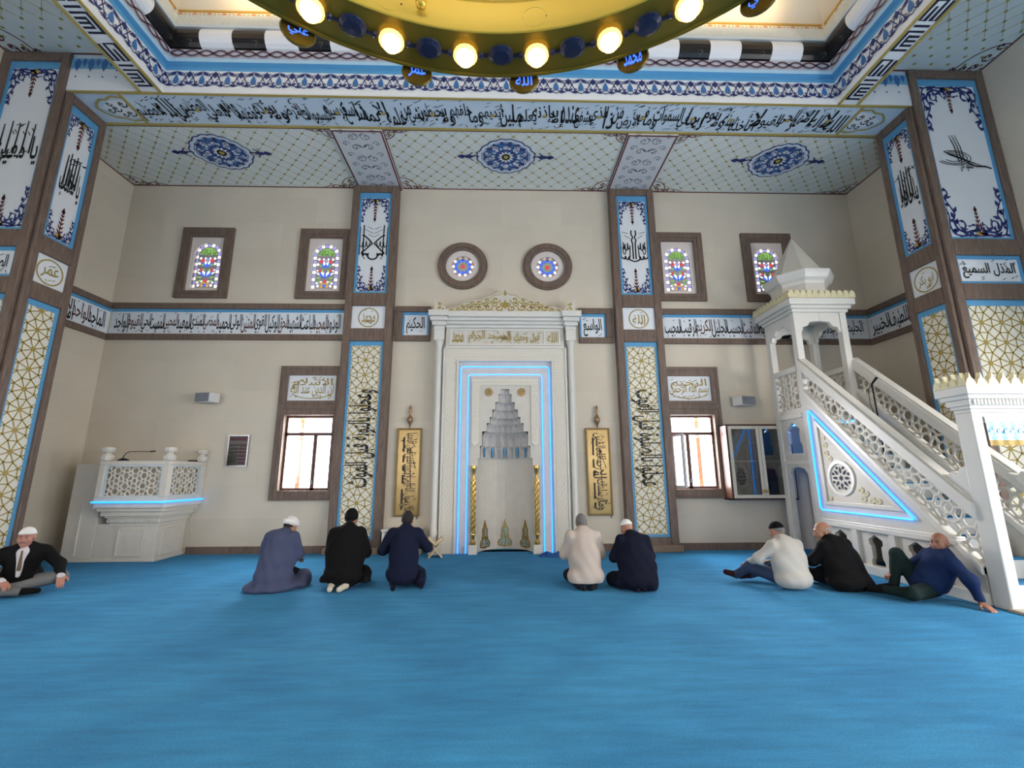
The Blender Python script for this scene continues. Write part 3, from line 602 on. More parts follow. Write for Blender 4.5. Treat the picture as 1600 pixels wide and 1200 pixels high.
# warm cove lamps hidden on the cornice, shining up the drum
for loc, dr, lx in (((.09, RY1-.5, 9.12), (0, .55, 1), 9.5), ((RX0+.5, -8.5, 9.12), (-.55, 0, 1), 9.5), ((RX1-.5, -8.5, 9.12), (.55, 0, 1), 9.5)):
    a = area('cove_lamp', loc, dr, lx if dr[0] == 0 else .06, .06 if dr[0] == 0 else lx, 38, (1, .72, .36))
    if dr[0]: a.rotation_euler = (0, math.radians(180-28)*(-1 if dr[0] > 0 else 1), 0)
# ================================================================ WINDOWS
LEAD = mat('stucco_tracery', S(176, 168, 170), .7); PLATE = mat('window_plaster', S(222, 212, 206), .8)
GL = {k: glassmat(k+'_stained_glass', c, .04) for k, c in dict(clear=(.3, .29, .3), blue=(.014, .036, .17), red=(.13, .016, .02), green=(.05, .1, .026), amber=(.15, .08, .014), violet=(.075, .075, .15)).items()}
def rasterise(t, fr, P, outline, cell, H):          # cut the window plate into tracery and glass cells, so the lights are real holes
    us = [p[0] for p in outline]; vs = [p[1] for p in outline]; u0, u1, v0, v1 = min(us), max(us), min(vs), max(vs)
    nu, nv = int((u1-u0)/cell), int((v1-v0)/cell); cu, cv = (u1-u0)/nu, (v1-v0)/nv
    U, V = np.meshgrid(u0+cu*(np.arange(nu)+.5), v0+cv*(np.arange(nv)+.5), indexing='ij')
    def pip(pg):
        r = np.zeros(U.shape, bool)
        for i in range(len(pg)):
            (x1, y1), (x2, y2) = pg[i-1], pg[i]
            if y1 != y2: r ^= ((y1 > V) != (y2 > V)) & (U < (x2-x1)*(V-y1)/(y2-y1)+x1)
        return r
    ins = pip(outline); idx = np.where(ins, 0, -1)
    for k, m in enumerate(P.values()):
        for f in m.f: idx[pip([(m.v[i][0], m.v[i][2]) for i in f]) & ins] = k+1
    for k, nm in enumerate(['tracery']+list(P)):
        b = MB()
        for i, j in zip(*np.nonzero(idx == k)): poly(b, fr, R4(u0+i*cu, u0+(i+1)*cu, v0+j*cv, v0+(j+1)*cv), H)
        if b.v: b.build(nm if k == 0 else nm+'_glass', LEAD if k == 0 else GL[nm], t)
def stained(n, u0, u1, label):
    t = thing('window_%d' % n, label, kind='structure'); fr = FB; um = (u0+u1)/2; v0, v1 = UPZ
    b = MB(); frame2(b, fr, u0-.19, u1+.19, v0-.16, v1+.2, .19, .001, .06, (.19, .19, .16, .2)); fm = b.build('casing', WOODF, t)
    b = MB(); frame2(b, fr, u0-.1, u1+.1, v0-.08, v1+.1, .03, .06, .072); b.build('casing_bead', WOODF, fm)
    w, z0, zt = .28, v0+.09, v1-.12; zs = zt-w                      # arched light
    A = [(um+w, z0)]+arc(um, zs, w, 0, 180, 20)+[(um-w, z0)]
    b = MB()                                                        # plaster plate round the arch
    for sx in (-1, 1):
        E_ = u1 if sx > 0 else u0
        prev = (um+sx*w, v0)
        pts = [(um+sx*w, v0), (um+sx*w, zs)]+[(um+sx*w*math.cos(math.radians(a)), zs+w*math.sin(math.radians(a))) for a in range(9, 91, 9)]+[(um, v1), (E_, v1), (E_, v0)]
        pprism(b, fr, pts if sx < 0 else pts[::-1], -.07, -.02)
    rect(b, fr, um-w, um+w, v0, z0, -.07, -.02); b.build('plaster_plate', PLATE, t)
    P = {k: MB() for k in GL}; H = -.045
    b = MB(); wi = w-.085
    # border of clear and violet pieces
    ring_o = lambda s: um+s*w
    seg = [(z0+(zs-z0)*k/9, z0+(zs-z0)*(k+1)/9) for k in range(9)]
    for sx in (-1, 1):
        for k, (a, c) in enumerate(seg):
            kk = 'violet' if k % 2 == 1 and k % 3 != 0 or k == 3 else 'clear'
            poly(P[kk], fr, R4(*sorted((um+sx*(w-.008), um+sx*(wi+.01))), a+.008, c-.008), H)
    for k in range(9):
        a0, a1 = 20*k+2, 20*k+18
        q = arc(um, zs, w-.008, a0, a1, 4)+arc(um, zs, wi+.01, a1, a0, 4); poly(P['violet' if k % 2 == 0 else 'clear'], fr, q, H)
    # green tympanum with lettering
    poly(P['green'], fr, arc(um, zs, wi-.012, 4, 176, 14), H)
    # flower field
    f0, f1 = z0+.02, zs-.02; hh = f1-f0; q = lambda k, x, z, r, n=8: disc(P[k], fr, um+x*wi, f0+z*hh, r, H, n)
    for x, z, k, r in ((-.5, .86, 'red', .045), (.5, .86, 'red', .045), (0, .88, 'violet', .03), (-.75, .93, 'clear', .028), (.75, .93, 'clear', .028), (-.25, .93, 'clear', .024), (.25, .93, 'clear', .024), (-.85, .76, 'clear', .03), (.85, .76, 'clear', .03),
                       (0, .22, 'red', .04), (-.6, .56, 'red', .035), (.6, .56, 'red', .035), (-.3, .56, 'green', .026), (.3, .56, 'green', .026), (-.85, .56, 'clear', .02), (.85, .56, 'clear', .02),
                       (0, .07, 'blue', .036), (-.3, .05, 'amber', .03), (.3, .05, 'amber', .03), (-.3, .14, 'amber', .028), (.3, .14, 'amber', .028), (0, .14, 'amber', .02), (-.7, .06, 'clear', .028), (.7, .06, 'clear', .028), (-.8, .16, 'clear', .026), (.8, .16, 'clear', .026), (-.55, .1, 'violet', .02), (.55, .1, 'violet', .02)): q(k, x, z, r)
    for x, z, a, l, k in ((0, .62, 90, .15, 'blue'), (-.1, .66, 130, .14, 'blue'), (.1, .66, 50, .14, 'blue'), (0, .66, 110, .17, 'clear'), (0, .66, 70, .17, 'clear'), (-.3, .7, 160, .1, 'green'), (.3, .7, 20, .1, 'green'),
                          (0, .3, 90, .16, 'blue'), (-.15, .33, 130, .17, 'blue'), (.15, .33, 50, .17, 'blue'), (-.1, .36, 112, .16, 'clear'), (.1, .36, 68, .16, 'clear'), (-.4, .3, 165, .13, 'green'), (.4, .3, 15, .13, 'green'), (-.4, .22, 195, .12, 'green'), (.4, .22, -15, .12, 'green'), (-.55, .43, 150, .1, 'clear'), (.55, .43, 30, .1, 'clear'), (-.2, .2, 185, .09, 'clear'), (.2, .2, -5, .09, 'clear')):
        poly(P[k], fr, leaf(um+x*wi, f0+z*hh, math.radians(a), l, l*.36), H)
    # tracery: field behind the coloured pieces is opaque stucco
    rasterise(t, fr, P, A, .011, H)
    b = MB(); text(b, fr, 'ما شاالله', um-wi*.8, um+wi*.8, zs+.02, zs+wi*.75, H+.004); b.build('tympanum_lettering', mat('green_lead', S(96, 120, 74), .6), t)
for n, (a, c), lb in zip((1, 2, 3, 4), UPW, ('leftmost arched stained-glass window high on the niche wall', 'arched stained-glass window high up, left of the left pilaster', 'arched stained-glass window high up, touching the right pilaster', 'arched stained-glass window partly behind the minbar spire')): stained(n, a, c, lb)
def roundwin(n, x, z, label):
    t = thing('window_%d' % n, label, kind='structure'); b = MB(); fr = FB; N = 48
    for r0, r1, h in ((CR, .535, .06), (.42, .5, .075)):
        for k in range(N):
            a, c = 2*math.pi*k/N, 2*math.pi*(k+1)/N
            pprism(b, fr, [(x+r0*math.cos(a), z+r0*math.sin(a)), (x+r1*math.cos(a), z+r1*math.sin(a)), (x+r1*math.cos(c), z+r1*math.sin(c)), (x+r0*math.cos(c), z+r0*math.sin(c))], .001, h)
    b.build('casing', WOODF, t); b = MB()
    for k in range(N):
        a, c = 2*math.pi*k/N, 2*math.pi*(k+1)/N
        pprism(b, fr, [(x+.24*math.cos(a), z+.24*math.sin(a)), (x+(CR+.01)*math.cos(a), z+(CR+.01)*math.sin(a)), (x+(CR+.01)*math.cos(c), z+(CR+.01)*math.sin(c)), (x+.24*math.cos(c), z+.24*math.sin(c))], -.02, .02)
    b.build('plaster_plate', PLATE, t)
    P = {k: MB() for k in GL}; H = -.01; 
    for k in range(10):
        a = 2*math.pi*k/10+.3; disc(P['blue'], fr, x+.145*math.cos(a), z+.145*math.sin(a), .042, H, 8); disc(P['green'], fr, x+.085*math.cos(a+.3), z+.085*math.sin(a+.3), .016, H, 6)
        poly(P['clear'], fr, leaf(x+.17*math.cos(a+.31), z+.17*math.sin(a+.31), a+.31, .075, .07), H); poly(P['amber' if k % 2 else 'red'], fr, leaf(x+.2*math.cos(a), z+.2*math.sin(a), a, .04, .04), H)
    disc(P['red'], fr, x, z, .05, H, 10); rasterise(t, fr, P, arc(x, z, .25, 0, 351, 39), .011, H)
roundwin(5, *CIRC[0], 'left round rose window above the prayer niche'); roundwin(6, *CIRC[1], 'right round rose window above the prayer niche')
OUTP = mat('outer_wood_post', S(176, 104, 68), .6, noise=.2); REDW = mat('sash_wood', S(92, 56, 44), .45, col2=S(74, 44, 36), nscale=8, stretch=(8, 8, 1))
def lowwin(n, u0, u1, mull, post, label, openleaf):
    t = thing('window_%d' % n, label, kind='structure'); fr = FB; b = MB(); v0, v1 = LZ; o0, o1 = u0-.155, u1+.155
    if openleaf: o0 = 3.4
    B = [(o0, u0, .96, 3.6), (u1, o1, .96, 3.6), (u0, u1, .96, v0), (u0, u1, v1, 2.89), (u0, u1, 3.41, 3.6)]
    for i in B:
        if i[1]-i[0] > .01: rect(b, fr, *i, .001, .065)
    cs = b.build('casing', WOODF, t); b = MB(); frame2(b, fr, o0+(.05 if not openleaf else 0), o1-.05, 1.0, 2.75, .03, .065, .078); frame2(b, fr, o0+(.04 if not openleaf else 0), o1-.04, 2.82, 3.56, .025, .065, .076); b.build('casing_bead', WOODF, cs)
    b = MB(); frame2(b, fr, u0, u1, v0, v1, .05, -.1, -.03); rect(b, fr, u0, u1, 2.2, 2.26, -.1, -.03)
    rect(b, fr, mull-.035, mull+.035, v0, 2.2, -.1, -.03); b.build('sash', REDW, t)
    b = MB(); rect(b, fr, u0+.04, u1-.04, v0+.04, v1-.04, -.07, -.065); b.build('pane', CLEAR, t)
    b = MB(); rect(b, fr, post-.04, post+.04, v0-.1, v1+.1, -.32, -.27); b.build('outer_post', OUTP, t)
    b = MB(); rect(b, fr, mull-.012, mull+.012, v0+.12, v0+.2, -.03, 0); b.build('handle', mat('grey_metal', S(120, 120, 124), .35, metal=.8), t)
    if openleaf:       # inward-opened casement seen almost edge-on
        b = MB(); f2 = Fr((u0+.03, -.02, 0), (.22, -.975, 0), (0, 0, 1), (-.975, -.22, 0)); frame2(b, f2, 0, .38, v0+.03, 2.2, .045, -.02, .02); lf = b.build('open_casement', mat('white_sash', S(214, 208, 206), .5), t)
        b = MB(); rect(b, f2, .04, .34, v0+.07, 2.16, -.004, .004); b.build('casement_pane', CLEAR, lf)
lowwin(7, *LW[0], -3.66, -4.05, 'bright lower window with brown casing, left of the niche', False)
lowwin(8, *LW[1], 3.78, 4.1, 'bright lower window with opened casement, right of the niche', True)
# ================================================================ PILASTERS, PILLARS AND INSCRIPTION BANDS
IVORY = mat('ivory_panel', S(228, 224, 210), .5); GIRG = mat('girih_gold', S(168, 146, 74), .45, metal=.1)
def column_face(root, fr, u0, u1, top, upper, round_txt, lower_txt, fw=.15, small=None, capped=True, tughra=False, d=.44, base=.1, rowtop=None):
    """one face of a pilaster or pillar: brown boards, blue margins, painted panel, roundel and star panel"""
    rows = [(base+.16, 4.10), (4.37, 4.86), (5.14, top-.16)]; a, c = u0+fw, u1-fw; bw = .05
    b = MB(); rect(b, fr, u0, a, base, top, 0, .06); rect(b, fr, c, u1, base, top, 0, .06)
    for v0, v1 in ((base, rows[0][0]), (rows[0][1], rows[1][0]), (rows[1][1], rows[2][0]), (rows[2][1], top)): rect(b, fr, a, c, v0, v1, 0, .06)
    b.build('board', WOODF, root, bevel=.012)
    bl = MB()
    for k, (v0, v1) in enumerate(rows):
        if k == 1 and not small: continue
        frame2(bl, fr, a, c, v0, v1, bw, .002, .018, (bw, bw, .05, .13 if k == 2 else .09 if k == 0 else .06))
    bl.build('blue_margin', BLUEP, root)
    # lower star panel
    v0, v1 = rows[0]; b = MB(); rect(b, fr, a, c, v0, v1, .001, .008); pn = b.build('star_panel', IVORY, root); l, dd = MB(), MB()
    girih8(fr, a+bw, c-bw, v0+.04, v1-.09, d, .017, .012, l, dd); l.build('star_line', GIRG, pn); dd.build('star_dot', GIRG, pn)
    if lower_txt:
        s, rot = lower_txt; b = MB(); text(b, fr, s, a+.07, c-.05, 1.2, 3.1, .02, rot); ticks(b, fr, a+.12, c-.1, 1.3, 3.0, 22, .02, .06, .014); b.build('calligraphy', BLACKP, pn)
    # roundel or small text
    v0, v1 = rows[1]; b = MB(); rect(b, fr, a, c, v0, v1, .001, .008); pn = b.build('roundel_panel', WHITEP, root); um, vm = (a+c)/2, (v0+v1)/2
    b = MB()
    if small: text(b, fr, small, a+.1, c-.12, v0+.1, v1-.12, .016); ticks(b, fr, a+.1, c-.1, v0+.07, v1-.08, 14, .016, .06, .01); b.build('calligraphy', BLACKP, pn)
    else:
        r = .2; ribbon(b, fr, arc(um, vm, r, 0, 350, 35), .022, .014, closed=True); text(b, fr, round_txt, um-.135, um+.135, vm-.11, vm+.09, .014); ticks(b, fr, um-.1, um+.1, vm-.14, vm+.15, 6, .014, .05, .012); b.build('gold_roundel', GIRG, pn)
    # upper painted panel
    v0, v1 = rows[2]; b = MB(); rect(b, fr, a, c, v0, v1, .001, .008); pn = b.build('painted_panel', WHITEP, root)
    nv, rd, gd, bk = MB(), MB(), MB(), MB(); s = (c-a)*.6
    for y, sy in ((v0+.06, 1), (v1-.14, -1)):
        corner_spray(nv, fr, a+.05, y, 1, sy, s, .014, 1.5); corner_spray(nv, fr, c-.05, y, -1, sy, s, .014, 1.5); red_plant(rd, gd, fr, um, y+sy*.05, sy, .5, .014)
    nv.build('blue_spray', NAVY, pn); rd.build('red_bud', MAROON, pn); gd.build('gold_calyx', OCHRE, pn)
    vm = (v0+v1)/2
    if tughra:
        for k in range(3): ribbon(bk, fr, [(um+.02-.05*k, vm-.1), (um+.0-.05*k, vm+.2), (um-.06-.05*k, vm+.42)], [.02, .018, .01], .014)
        for r in (.13, .2, .25): ribbon(bk, fr, [(x, y) for x, y in arc(um-.16, vm-.02, r*1.2, -150, 120, 18, r*.55)]+[(um+.3, vm-.17)], .014, .014)
        text(bk, fr, 'محمود خان', um-.08, um+.15, vm-.28, vm-.04, .014); ribbon(bk, fr, [(um+.05, vm-.1), (um+.2, vm-.18), (um+.36, vm-.18), (um+.46, vm-.22)], .03, .014)
    elif upper[0] == 'mirror':
        Q = lambda pts, w: [ribbon(bk, fr, smooth([(um+sx*x, vm+y) for x, y in pts], 4), w, .015) for sx in (-1, 1)]
        hw = (c-a)/2
        if upper[1] == 'kebir':            # mirrored calligram with two crossing strokes
            Q([(hw-.06, -.3), (hw-.05, .36)], .026); Q([(hw-.14, -.34), (hw-.13, .4)], .026); Q([(hw-.1, .15), (hw-.16, .14), (.03, -.02), (.06, -.07), (.18, -.2), (.24, -.24)], .03)
            Q([(hw-.04, -.04), (.24, -.12), (.22, .0), (.2, -.1), (.16, -.1), (.15, .02), (.13, -.09), (.09, -.09), (.07, .0)], .018); Q([(.24, -.24), (.2, -.3), (.16, -.27), (.13, -.3), (.1, -.27), (.1, -.34), (.05, -.39), (0, -.4)], .034)
            Q([(.02, .3), (.14, .36)], .01); Q([(.01, .2), (.2, .3)], .01); Q([(.01, .12), (.12, .18)], .01); Q([(.17, -.37), (.19, -.38)], .035)
        else:                              # mirrored calligram on a toothed base with a chained stem
            Q([(hw-.05, -.3), (hw-.045, .26)], .026); Q([(.03, -.34), (.03, .02), (.05, .1), (.02, .17), (.05, .24), (.045, .34)], .028); Q([(.1, -.3), (.09, -.02)], .022)
            Q([(hw-.1, .06), (.22, -.12), (.2, .02), (.19, -.12), (.15, -.12), (.14, .04), (.13, -.1), (.1, -.08)], .02); Q([(.25, -.06), (.24, -.2), (.2, -.22), (.18, -.1)], .018)
            Q([(hw-.05, -.3), (.22, -.34), (.2, -.28), (.18, -.34), (.14, -.35), (.12, -.29), (.1, -.36), (0, -.4)], .03); Q([(.08, .14), (.2, .22)], .01); Q([(.12, .26), (.26, .3)], .01)
    else:
        text(bk, fr, upper[1], a+.09, c-.08, vm-.42, vm+.12, .014)
        for k in range(5): ribbon(bk, fr, [(a+.14+k*(c-a-.28)/4.6, vm-.2), (a+.15+k*(c-a-.28)/4.6, vm+.34+.06*(k % 2))], [.03, .016], .015)
        ticks(bk, fr, a+.1, c-.1, vm-.3, vm+.35, 16, .014, .08, .014)
    bk.build('calligraphy', BLACKP, pn)
BASEW = mat('base_stone', S(140, 118, 98), .6, noise=.1)
def pilaster(u0, u1, up, rt, lt, label):
    t = thing('pilaster', label, 'pilaster', ((u0+u1)/2, -.06, 0)); b = MB().box(u0, u1, -.12, -.002, 0, ZS-.056); local(b, t).build('core', WOODF, t)
    f = Fr((-t.location.x, -.12+.06, 0), (1, 0, 0), (0, 0, 1), (0, -1, 0)); column_face(t, f, u0, u1, ZS-.056, up, rt, lt)
    local(MB().box(u0-.05, u1+.05, -.24, -.12, 0, .12), t).build('base', BASEW, t, bevel=.01)
pilaster(-3.22, -2.23, ('mirror', 'kebir'), 'محمد', ('وعجلوا بالتوبة قبل الموت', 90), 'brown pilaster left of the niche with star panel and vertical lettering')
pilaster(2.4, 3.38, ('mirror', 'subhan'), 'الله', ('عجلوا بالصلوة قبل الفوت', -90), 'brown pilaster right of the niche with star panel and vertical lettering')
def pillar(x0, x1, inner, up1, up2, rt, small, label, tug):
    t = thing('pillar', label, 'pillar', ((x0+x1)/2, (YN+YF)/2, 0)); ox, oy = t.location.x, t.location.y
    b = MB().box(x0, x1, YN+.004, YF, 0, ZS-.002); b.box(x0, x1, YN+.004, YN+.2, ZS-.002, ZC-.01); local(b, t).build('core', WOODF, t)
    if inner > 0: fi = Fr((x1-ox, YN-oy, 0), (0, 1, 0), (0, 0, 1), (1, 0, 0))
    else: fi = Fr((x0-ox, YF-oy, 0), (0, -1, 0), (0, 0, 1), (-1, 0, 0))
    column_face(t, fi, 0, YF-YN, ZS, up1, rt, None, fw=.1, base=0, d=.44)
    ff = Fr((x0-ox, YN-oy, 0), (1, 0, 0), (0, 0, 1), (0, -1, 0)); column_face(t, ff, 0, x1-x0, ZC-.03, up2, 'علي', None, fw=.13, base=0, small=small, tughra=tug, d=.46)
pillar(XL+.001, PLI, 1, ('t', 'يا مقلب'), ('t', 'يا معين'), 'عمر', 'الصبور الرشيد', 'big brown pillar at the left edge with gold star panels', False)
pillar(PRI, XR-.001, -1, ('t', 'يا حافظ'), ('t', 'يا'), 'ابو بكر', 'المذل السميع', 'big brown pillar right of the minbar with gold star panels', True)
BORD = mat('band_field', S(222, 227, 232), .5)
TXB = mat('brown_lettering', S(96, 66, 58), .5)
def band(fr, u0, u1, v0, v1, words, label, boards=('top', 'bottom'), kind='lettered_band', bold=1.0, ends=(0, 0), O=(0, 0, 0), swoosh=None):
    t = thing(kind, label, 'inscription', O); f = Fr(fr.O-Vector(O), fr.U, fr.V, fr.N); b = MB(); w = .125
    rect(b, f, u0, u1, v1-w, v1, 0.001, .06); rect(b, f, u0, u1, v0, v0+w, .001, .06)
    if ends[0]: rect(b, f, u0, u0+ends[0], v0+w, v1-w, .001, .06)
    if ends[1]: rect(b, f, u1-ends[1], u1, v0+w, v1-w, .001, .06)
    b.build('board', WOODF, t, bevel=.01); a, c = u0+ends[0], u1-ends[1]
    b = MB(); rect(b, f, a, c, v0+w, v1-w, .001, .012); fd = b.build('field', BORD, t)
    b = MB(); rect(b, f, a, c, v1-w-.06, v1-w, .012, .02)
    if ends[0]: rect(b, f, a, a+.04, v0+w, v1-w-.06, .012, .02)
    if ends[1]: rect(b, f, c-.04, c, v0+w, v1-w-.06, .012, .02)
    b.build('blue_margin', BLUEP, t)
    bk = MB(); tot = sum(len(x) for x in words); u = c-.1; sc = (c-a-.2)/tot; lo, hi = v0+w+.03, v1-w-.1
    for i, x in enumerate(words):
        wd_ = len(x)*sc; text(MB(), f, x, u-wd_*1.06, u+wd_*.03, lo, hi, .018, shear=-.05).build('word', BLACKP if i % 3 != 1 else TXB, fd); u -= wd_
    ticks(bk, f, a+.06, c-.06, lo-.01, hi+.03, int((c-a)*9), .018, .05, .01)
    if swoosh: ribbon(bk, f, [(swoosh+x, lo+y) for x, y in ((-.22, .18), (-.2, .02), (-.05, -.03), (.12, .02), (.24, .14), (.2, .3), (.08, .36))], [.03, .06, .07, .07, .06, .05, .02], .022)
    bk.build('diacritic', BLACKP, fd)
NL = 'الودود المجيد الباعث الشهيد الحق الوكيل القوي المتين الولي الحميد المحصي المبدي المعيد المحيي المميت الحي القيوم الواجد'.split()
band(FB, BL+.062, -3.23, 4.15, 4.94, NL, 'long black lettered band on the niche wall left of the left pilaster', O=(-5.6, 0, 4.15))
band(Fr((BL, 0, 0), (0, 1, 0), (0, 0, 1), (1, 0, 0)), YF, 0, 4.15, 4.94, 'الماجد الواحد الاحد الصمد القادر'.split(), 'short lettered band on the left side wall beside the left pillar', O=(BL, -.9, 4.15))
band(FB, 3.39, BR-.062, 4.10, 4.88, 'الحفيظ المقيت الحسيب الجليل الكريم الرقيب المجيب'.split()[::1] if 0 else 'الحليم العظيم الغفور الشكور العلي الكبير الحفيظ المقيت الحسيب الجليل الكريم الرقيب المجيب'.split(), 'long lettered band on the niche wall passing behind the minbar tower', O=(5.6, 0, 4.1), swoosh=5.98)
band(Fr((BR, 0, 0), (0, -1, 0), (0, 0, 1), (-1, 0, 0)), 0, -YF, 4.10, 4.88, 'الحكم العدل اللطيف الخبير'.split(), 'short lettered band on the right side wall beside the right pillar', O=(BR, -.9, 4.1))
band(FB, -2.2, -1.46, 4.14, 4.90, ['الحكيم'], 'small framed black lettering left of the niche crown', kind='framed_inscription', ends=(.15, .04), O=(-1.8, 0, 4.14))
band(FB, 1.64, 2.37, 4.11, 4.88, ['الواسع'], 'small framed black lettering right of the niche crown', kind='framed_inscription', ends=(.02, .15), O=(2, 0, 4.11))
def wpanel(u0, u1, s1, s2, label):
    t = thing('gold_inscription', label, 'inscription', ((u0+u1)/2, 0, 2.9)); f = Fr((-t.location.x, 0, -2.9), (1, 0, 0), (0, 0, 1), (0, -1, 0)); b = MB(); rect(b, f, u0, u1, 2.89, 3.41, .001, .02); b.build('plate', WHITEP, t)
    b = MB(); text(b, f, s1, u0+.05, u1-.05, 2.98, 3.24, .026); text(b, f, s2, u0+.08, u1-.08, 3.13, 3.36, .026); ticks(b, f, u0+.06, u1-.1, 2.94, 3.36, 26, .026, .06, .012)
    ribbon(b, f, arc((u0+u1)/2, 3.1, (u1-u0)*.44, 200, 340, 14, .16), .016, .026); b.build('gold_calligraphy', GIRG, t)
wpanel(-4.27, -3.31, 'ان الدين عند الله', 'الاسلام', 'white panel with gold lettering above the left lower window')
wpanel(3.42, 4.33, 'بسم الله الرحمن', 'الرحيم', 'white panel with gold lettering above the right lower window')
# ================================================================ MIHRAB (prayer niche)
MX = .09; MY = -.22
mih = thing('mihrab', 'tall white carved marble prayer niche outlined with blue light strips', 'prayer niche', (MX, MY, 0))
FM = Fr((0, 0, 0), (1, 0, 0), (0, 0, 1), (0, -1, 0))       # local, h = 0 at the niche face plane
RELIEF = mat('relief_marble', S(226, 221, 208), .55)
if 0:
  nt = RELIEF.node_tree; tcn = nt.nodes.new('ShaderNodeTexCoord'); mpn = nt.nodes.new('ShaderNodeMapping'); mpn.inputs['Rotation'].default_value = (math.radians(90), 0, 0); brk = nt.nodes.new('ShaderNodeTexBrick'); brk.inputs['Scale'].default_value = 1
if 0: brk.inputs['Brick Width'].default_value = .085; brk.inputs['Row Height'].default_value = .035; brk.inputs['Mortar Size'].default_value = .006; bpn = nt.nodes.new('ShaderNodeBump'); bpn.inputs['Distance'].default_value = .03; bpn.invert = True
if 0: nt.links.new(tcn.outputs['Object'], mpn.inputs[0]); nt.links.new(mpn.outputs[0], brk.inputs['Vector']); nt.links.new(brk.outputs['Fac'], bpn.inputs['Height']); nt.links.new(bpn.outputs[0], nt.nodes['Principled BSDF'].inputs['Normal'])
D = -MY                                                        # how far the face stands off the wall
b = MB()
for s in (-1, 1):                                              # side piers and stepped jamb
    rect(b, FM, *sorted((s*1.2, s*.97)), .0, 3.7, -D, 0)
rect(b, FM, -1.2, 1.2, 3.7, 3.95, -D, 0); rs_ = b.build('relief_surround', RELIEF, mih)
def relief(u0, u1, v0, v1, h, cw, ch_, parent):       # raised interlocking key blocks
    b = MB(); nr = max(1, round((v1-v0)/ch_)); nc = max(1, round((u1-u0)/cw)); dv, du = (v1-v0)/nr, (u1-u0)/nc
    for j in range(nr):
        off = du/2 if j % 2 else 0
        for i in range(nc+1):
            a, c = max(u0, u0+i*du-off+.007), min(u1, u0+(i+1)*du-off-.007)
            if c-a > .012: rect(b, FM, a, c, v0+j*dv+.006, v0+(j+1)*dv-.006, h, h+.014)
            if c-a > .05 and j % 3 == 0: rect(b, FM, (a+c)/2-.008, (a+c)/2+.008, v0+(j+1)*dv-.006, v0+(j+1)*dv+.006, h, h+.014)
    b.build('relief_block', RELIEF, parent)
for s in (-1, 1): relief(*sorted((s*1.19, s*.98)), .02, 3.7, 0, .07, .055, rs_)
relief(-1.19, 1.19, 3.71, 3.92, 0, .07, .052, rs_)
b = MB()
for s in (-1, 1): rect(b, FM, *sorted((s*.97, s*.93)), 0, 3.66, -D, .035); rect(b, FM, *sorted((s*1.24, s*1.2)), 0, 3.97, -D, .03)
rect(b, FM, -.97, .97, 3.66, 3.7, -D, .035); rect(b, FM, -1.24, 1.24, 3.93, 3.97, -D, .03); b.build('moulding', MARW, mih, bevel=.008)
b = MB()
for s in (-1, 1): rect(b, FM, *sorted((s*.93, s*.68)), 0, 3.62, -D, -.05)
rect(b, FM, -.93, .93, 3.62, 3.66, -D, -.05); rect(b, FM, -.68, .68, 3.36, 3.62, -D, -.05); b.build('led_channel', MARW2, mih)
pk = mat('pink_white_tile', S(214, 206, 208), .5, noise=.05); b = MB()
for s in (-1, 1): rect(b, FM, *sorted((s*.87, s*.75)), 0, 3.44, -.05, -.035)
rect(b, FM, -.75, .75, 3.36, 3.44, -.05, -.035); b.build('channel_inlay', pk, mih)
b = MB()                                                       # inner face, stepped round the stalactite opening
tiers = [(1.74, 1.98, .49), (1.98, 2.26, .45), (2.26, 2.42, .36), (2.42, 2.54, .3), (2.54, 2.69, .25), (2.69, 2.84, .19), (2.84, 3.0, .13), (3.0, 3.1, .085)]
for s in (-1, 1):
    rect(b, FM, *sorted((s*.68, s*NR)), 0, 1.74, -D-.04, -.03)
    for z0, z1, w in tiers: rect(b, FM, *sorted((s*.68, s*w)), z0, z1, -D-.04, -.03)
rect(b, FM, -.68, .68, 3.1, 3.36, -D-.04, -.03); b.build('niche_face', MARW2, mih)
b = MB()
for s in (-1, 1):
    q = [(s*.66, 3.3), (s*.66, 2.05), (s*.585, 1.97), (s*.51, 2.05), (s*.51, 3.3)]; pprism(b, FM, q if s < 0 else q[::-1], -.03, -.005)
rect(b, FM, -.51, .51, 3.17, 3.3, -.03, -.005); br_ = b.build('brick_relief', RELIEF, mih)
for s in (-1, 1): relief(*sorted((s*.65, s*.52)), 2.07, 3.29, -.005, .065, .05, br_)
relief(-.5, .5, 3.18, 3.29, -.005, .065, .05, br_)
b = MB()                                                       # curved back of the niche
n = 20
for k in range(n):
    a0, a1 = math.pi*k/n, math.pi*(k+1)/n; y0 = .03
    q = [(NR*math.cos(a0), y0+NR*math.sin(a0)), (NR*math.cos(a1), y0+NR*math.sin(a1))]
    b.add([(q[0][0], q[0][1], 0), (q[1][0], q[1][1], 0), (q[1][0], q[1][1], 1.76), (q[0][0], q[0][1], 1.76)], [(0, 1, 2, 3)])
b.build('niche_wall', MARW2, mih)
b = MB()
for s in (-1, 1): b.box(*sorted((s*.62, s*.66)), .21, .84, 0, 3.24)
b.box(-.66, .66, .8, .84, 0, 3.24); b.box(-.66, .66, .21, .84, 3.2, 3.24); b.build('added_niche_backing', MARW2, mih)  # unseen shell added behind the niche to block sky light leaking between tiers
MUQ = mat('grey_marble', S(205, 202, 198), .5, noise=.16, nscale=9)
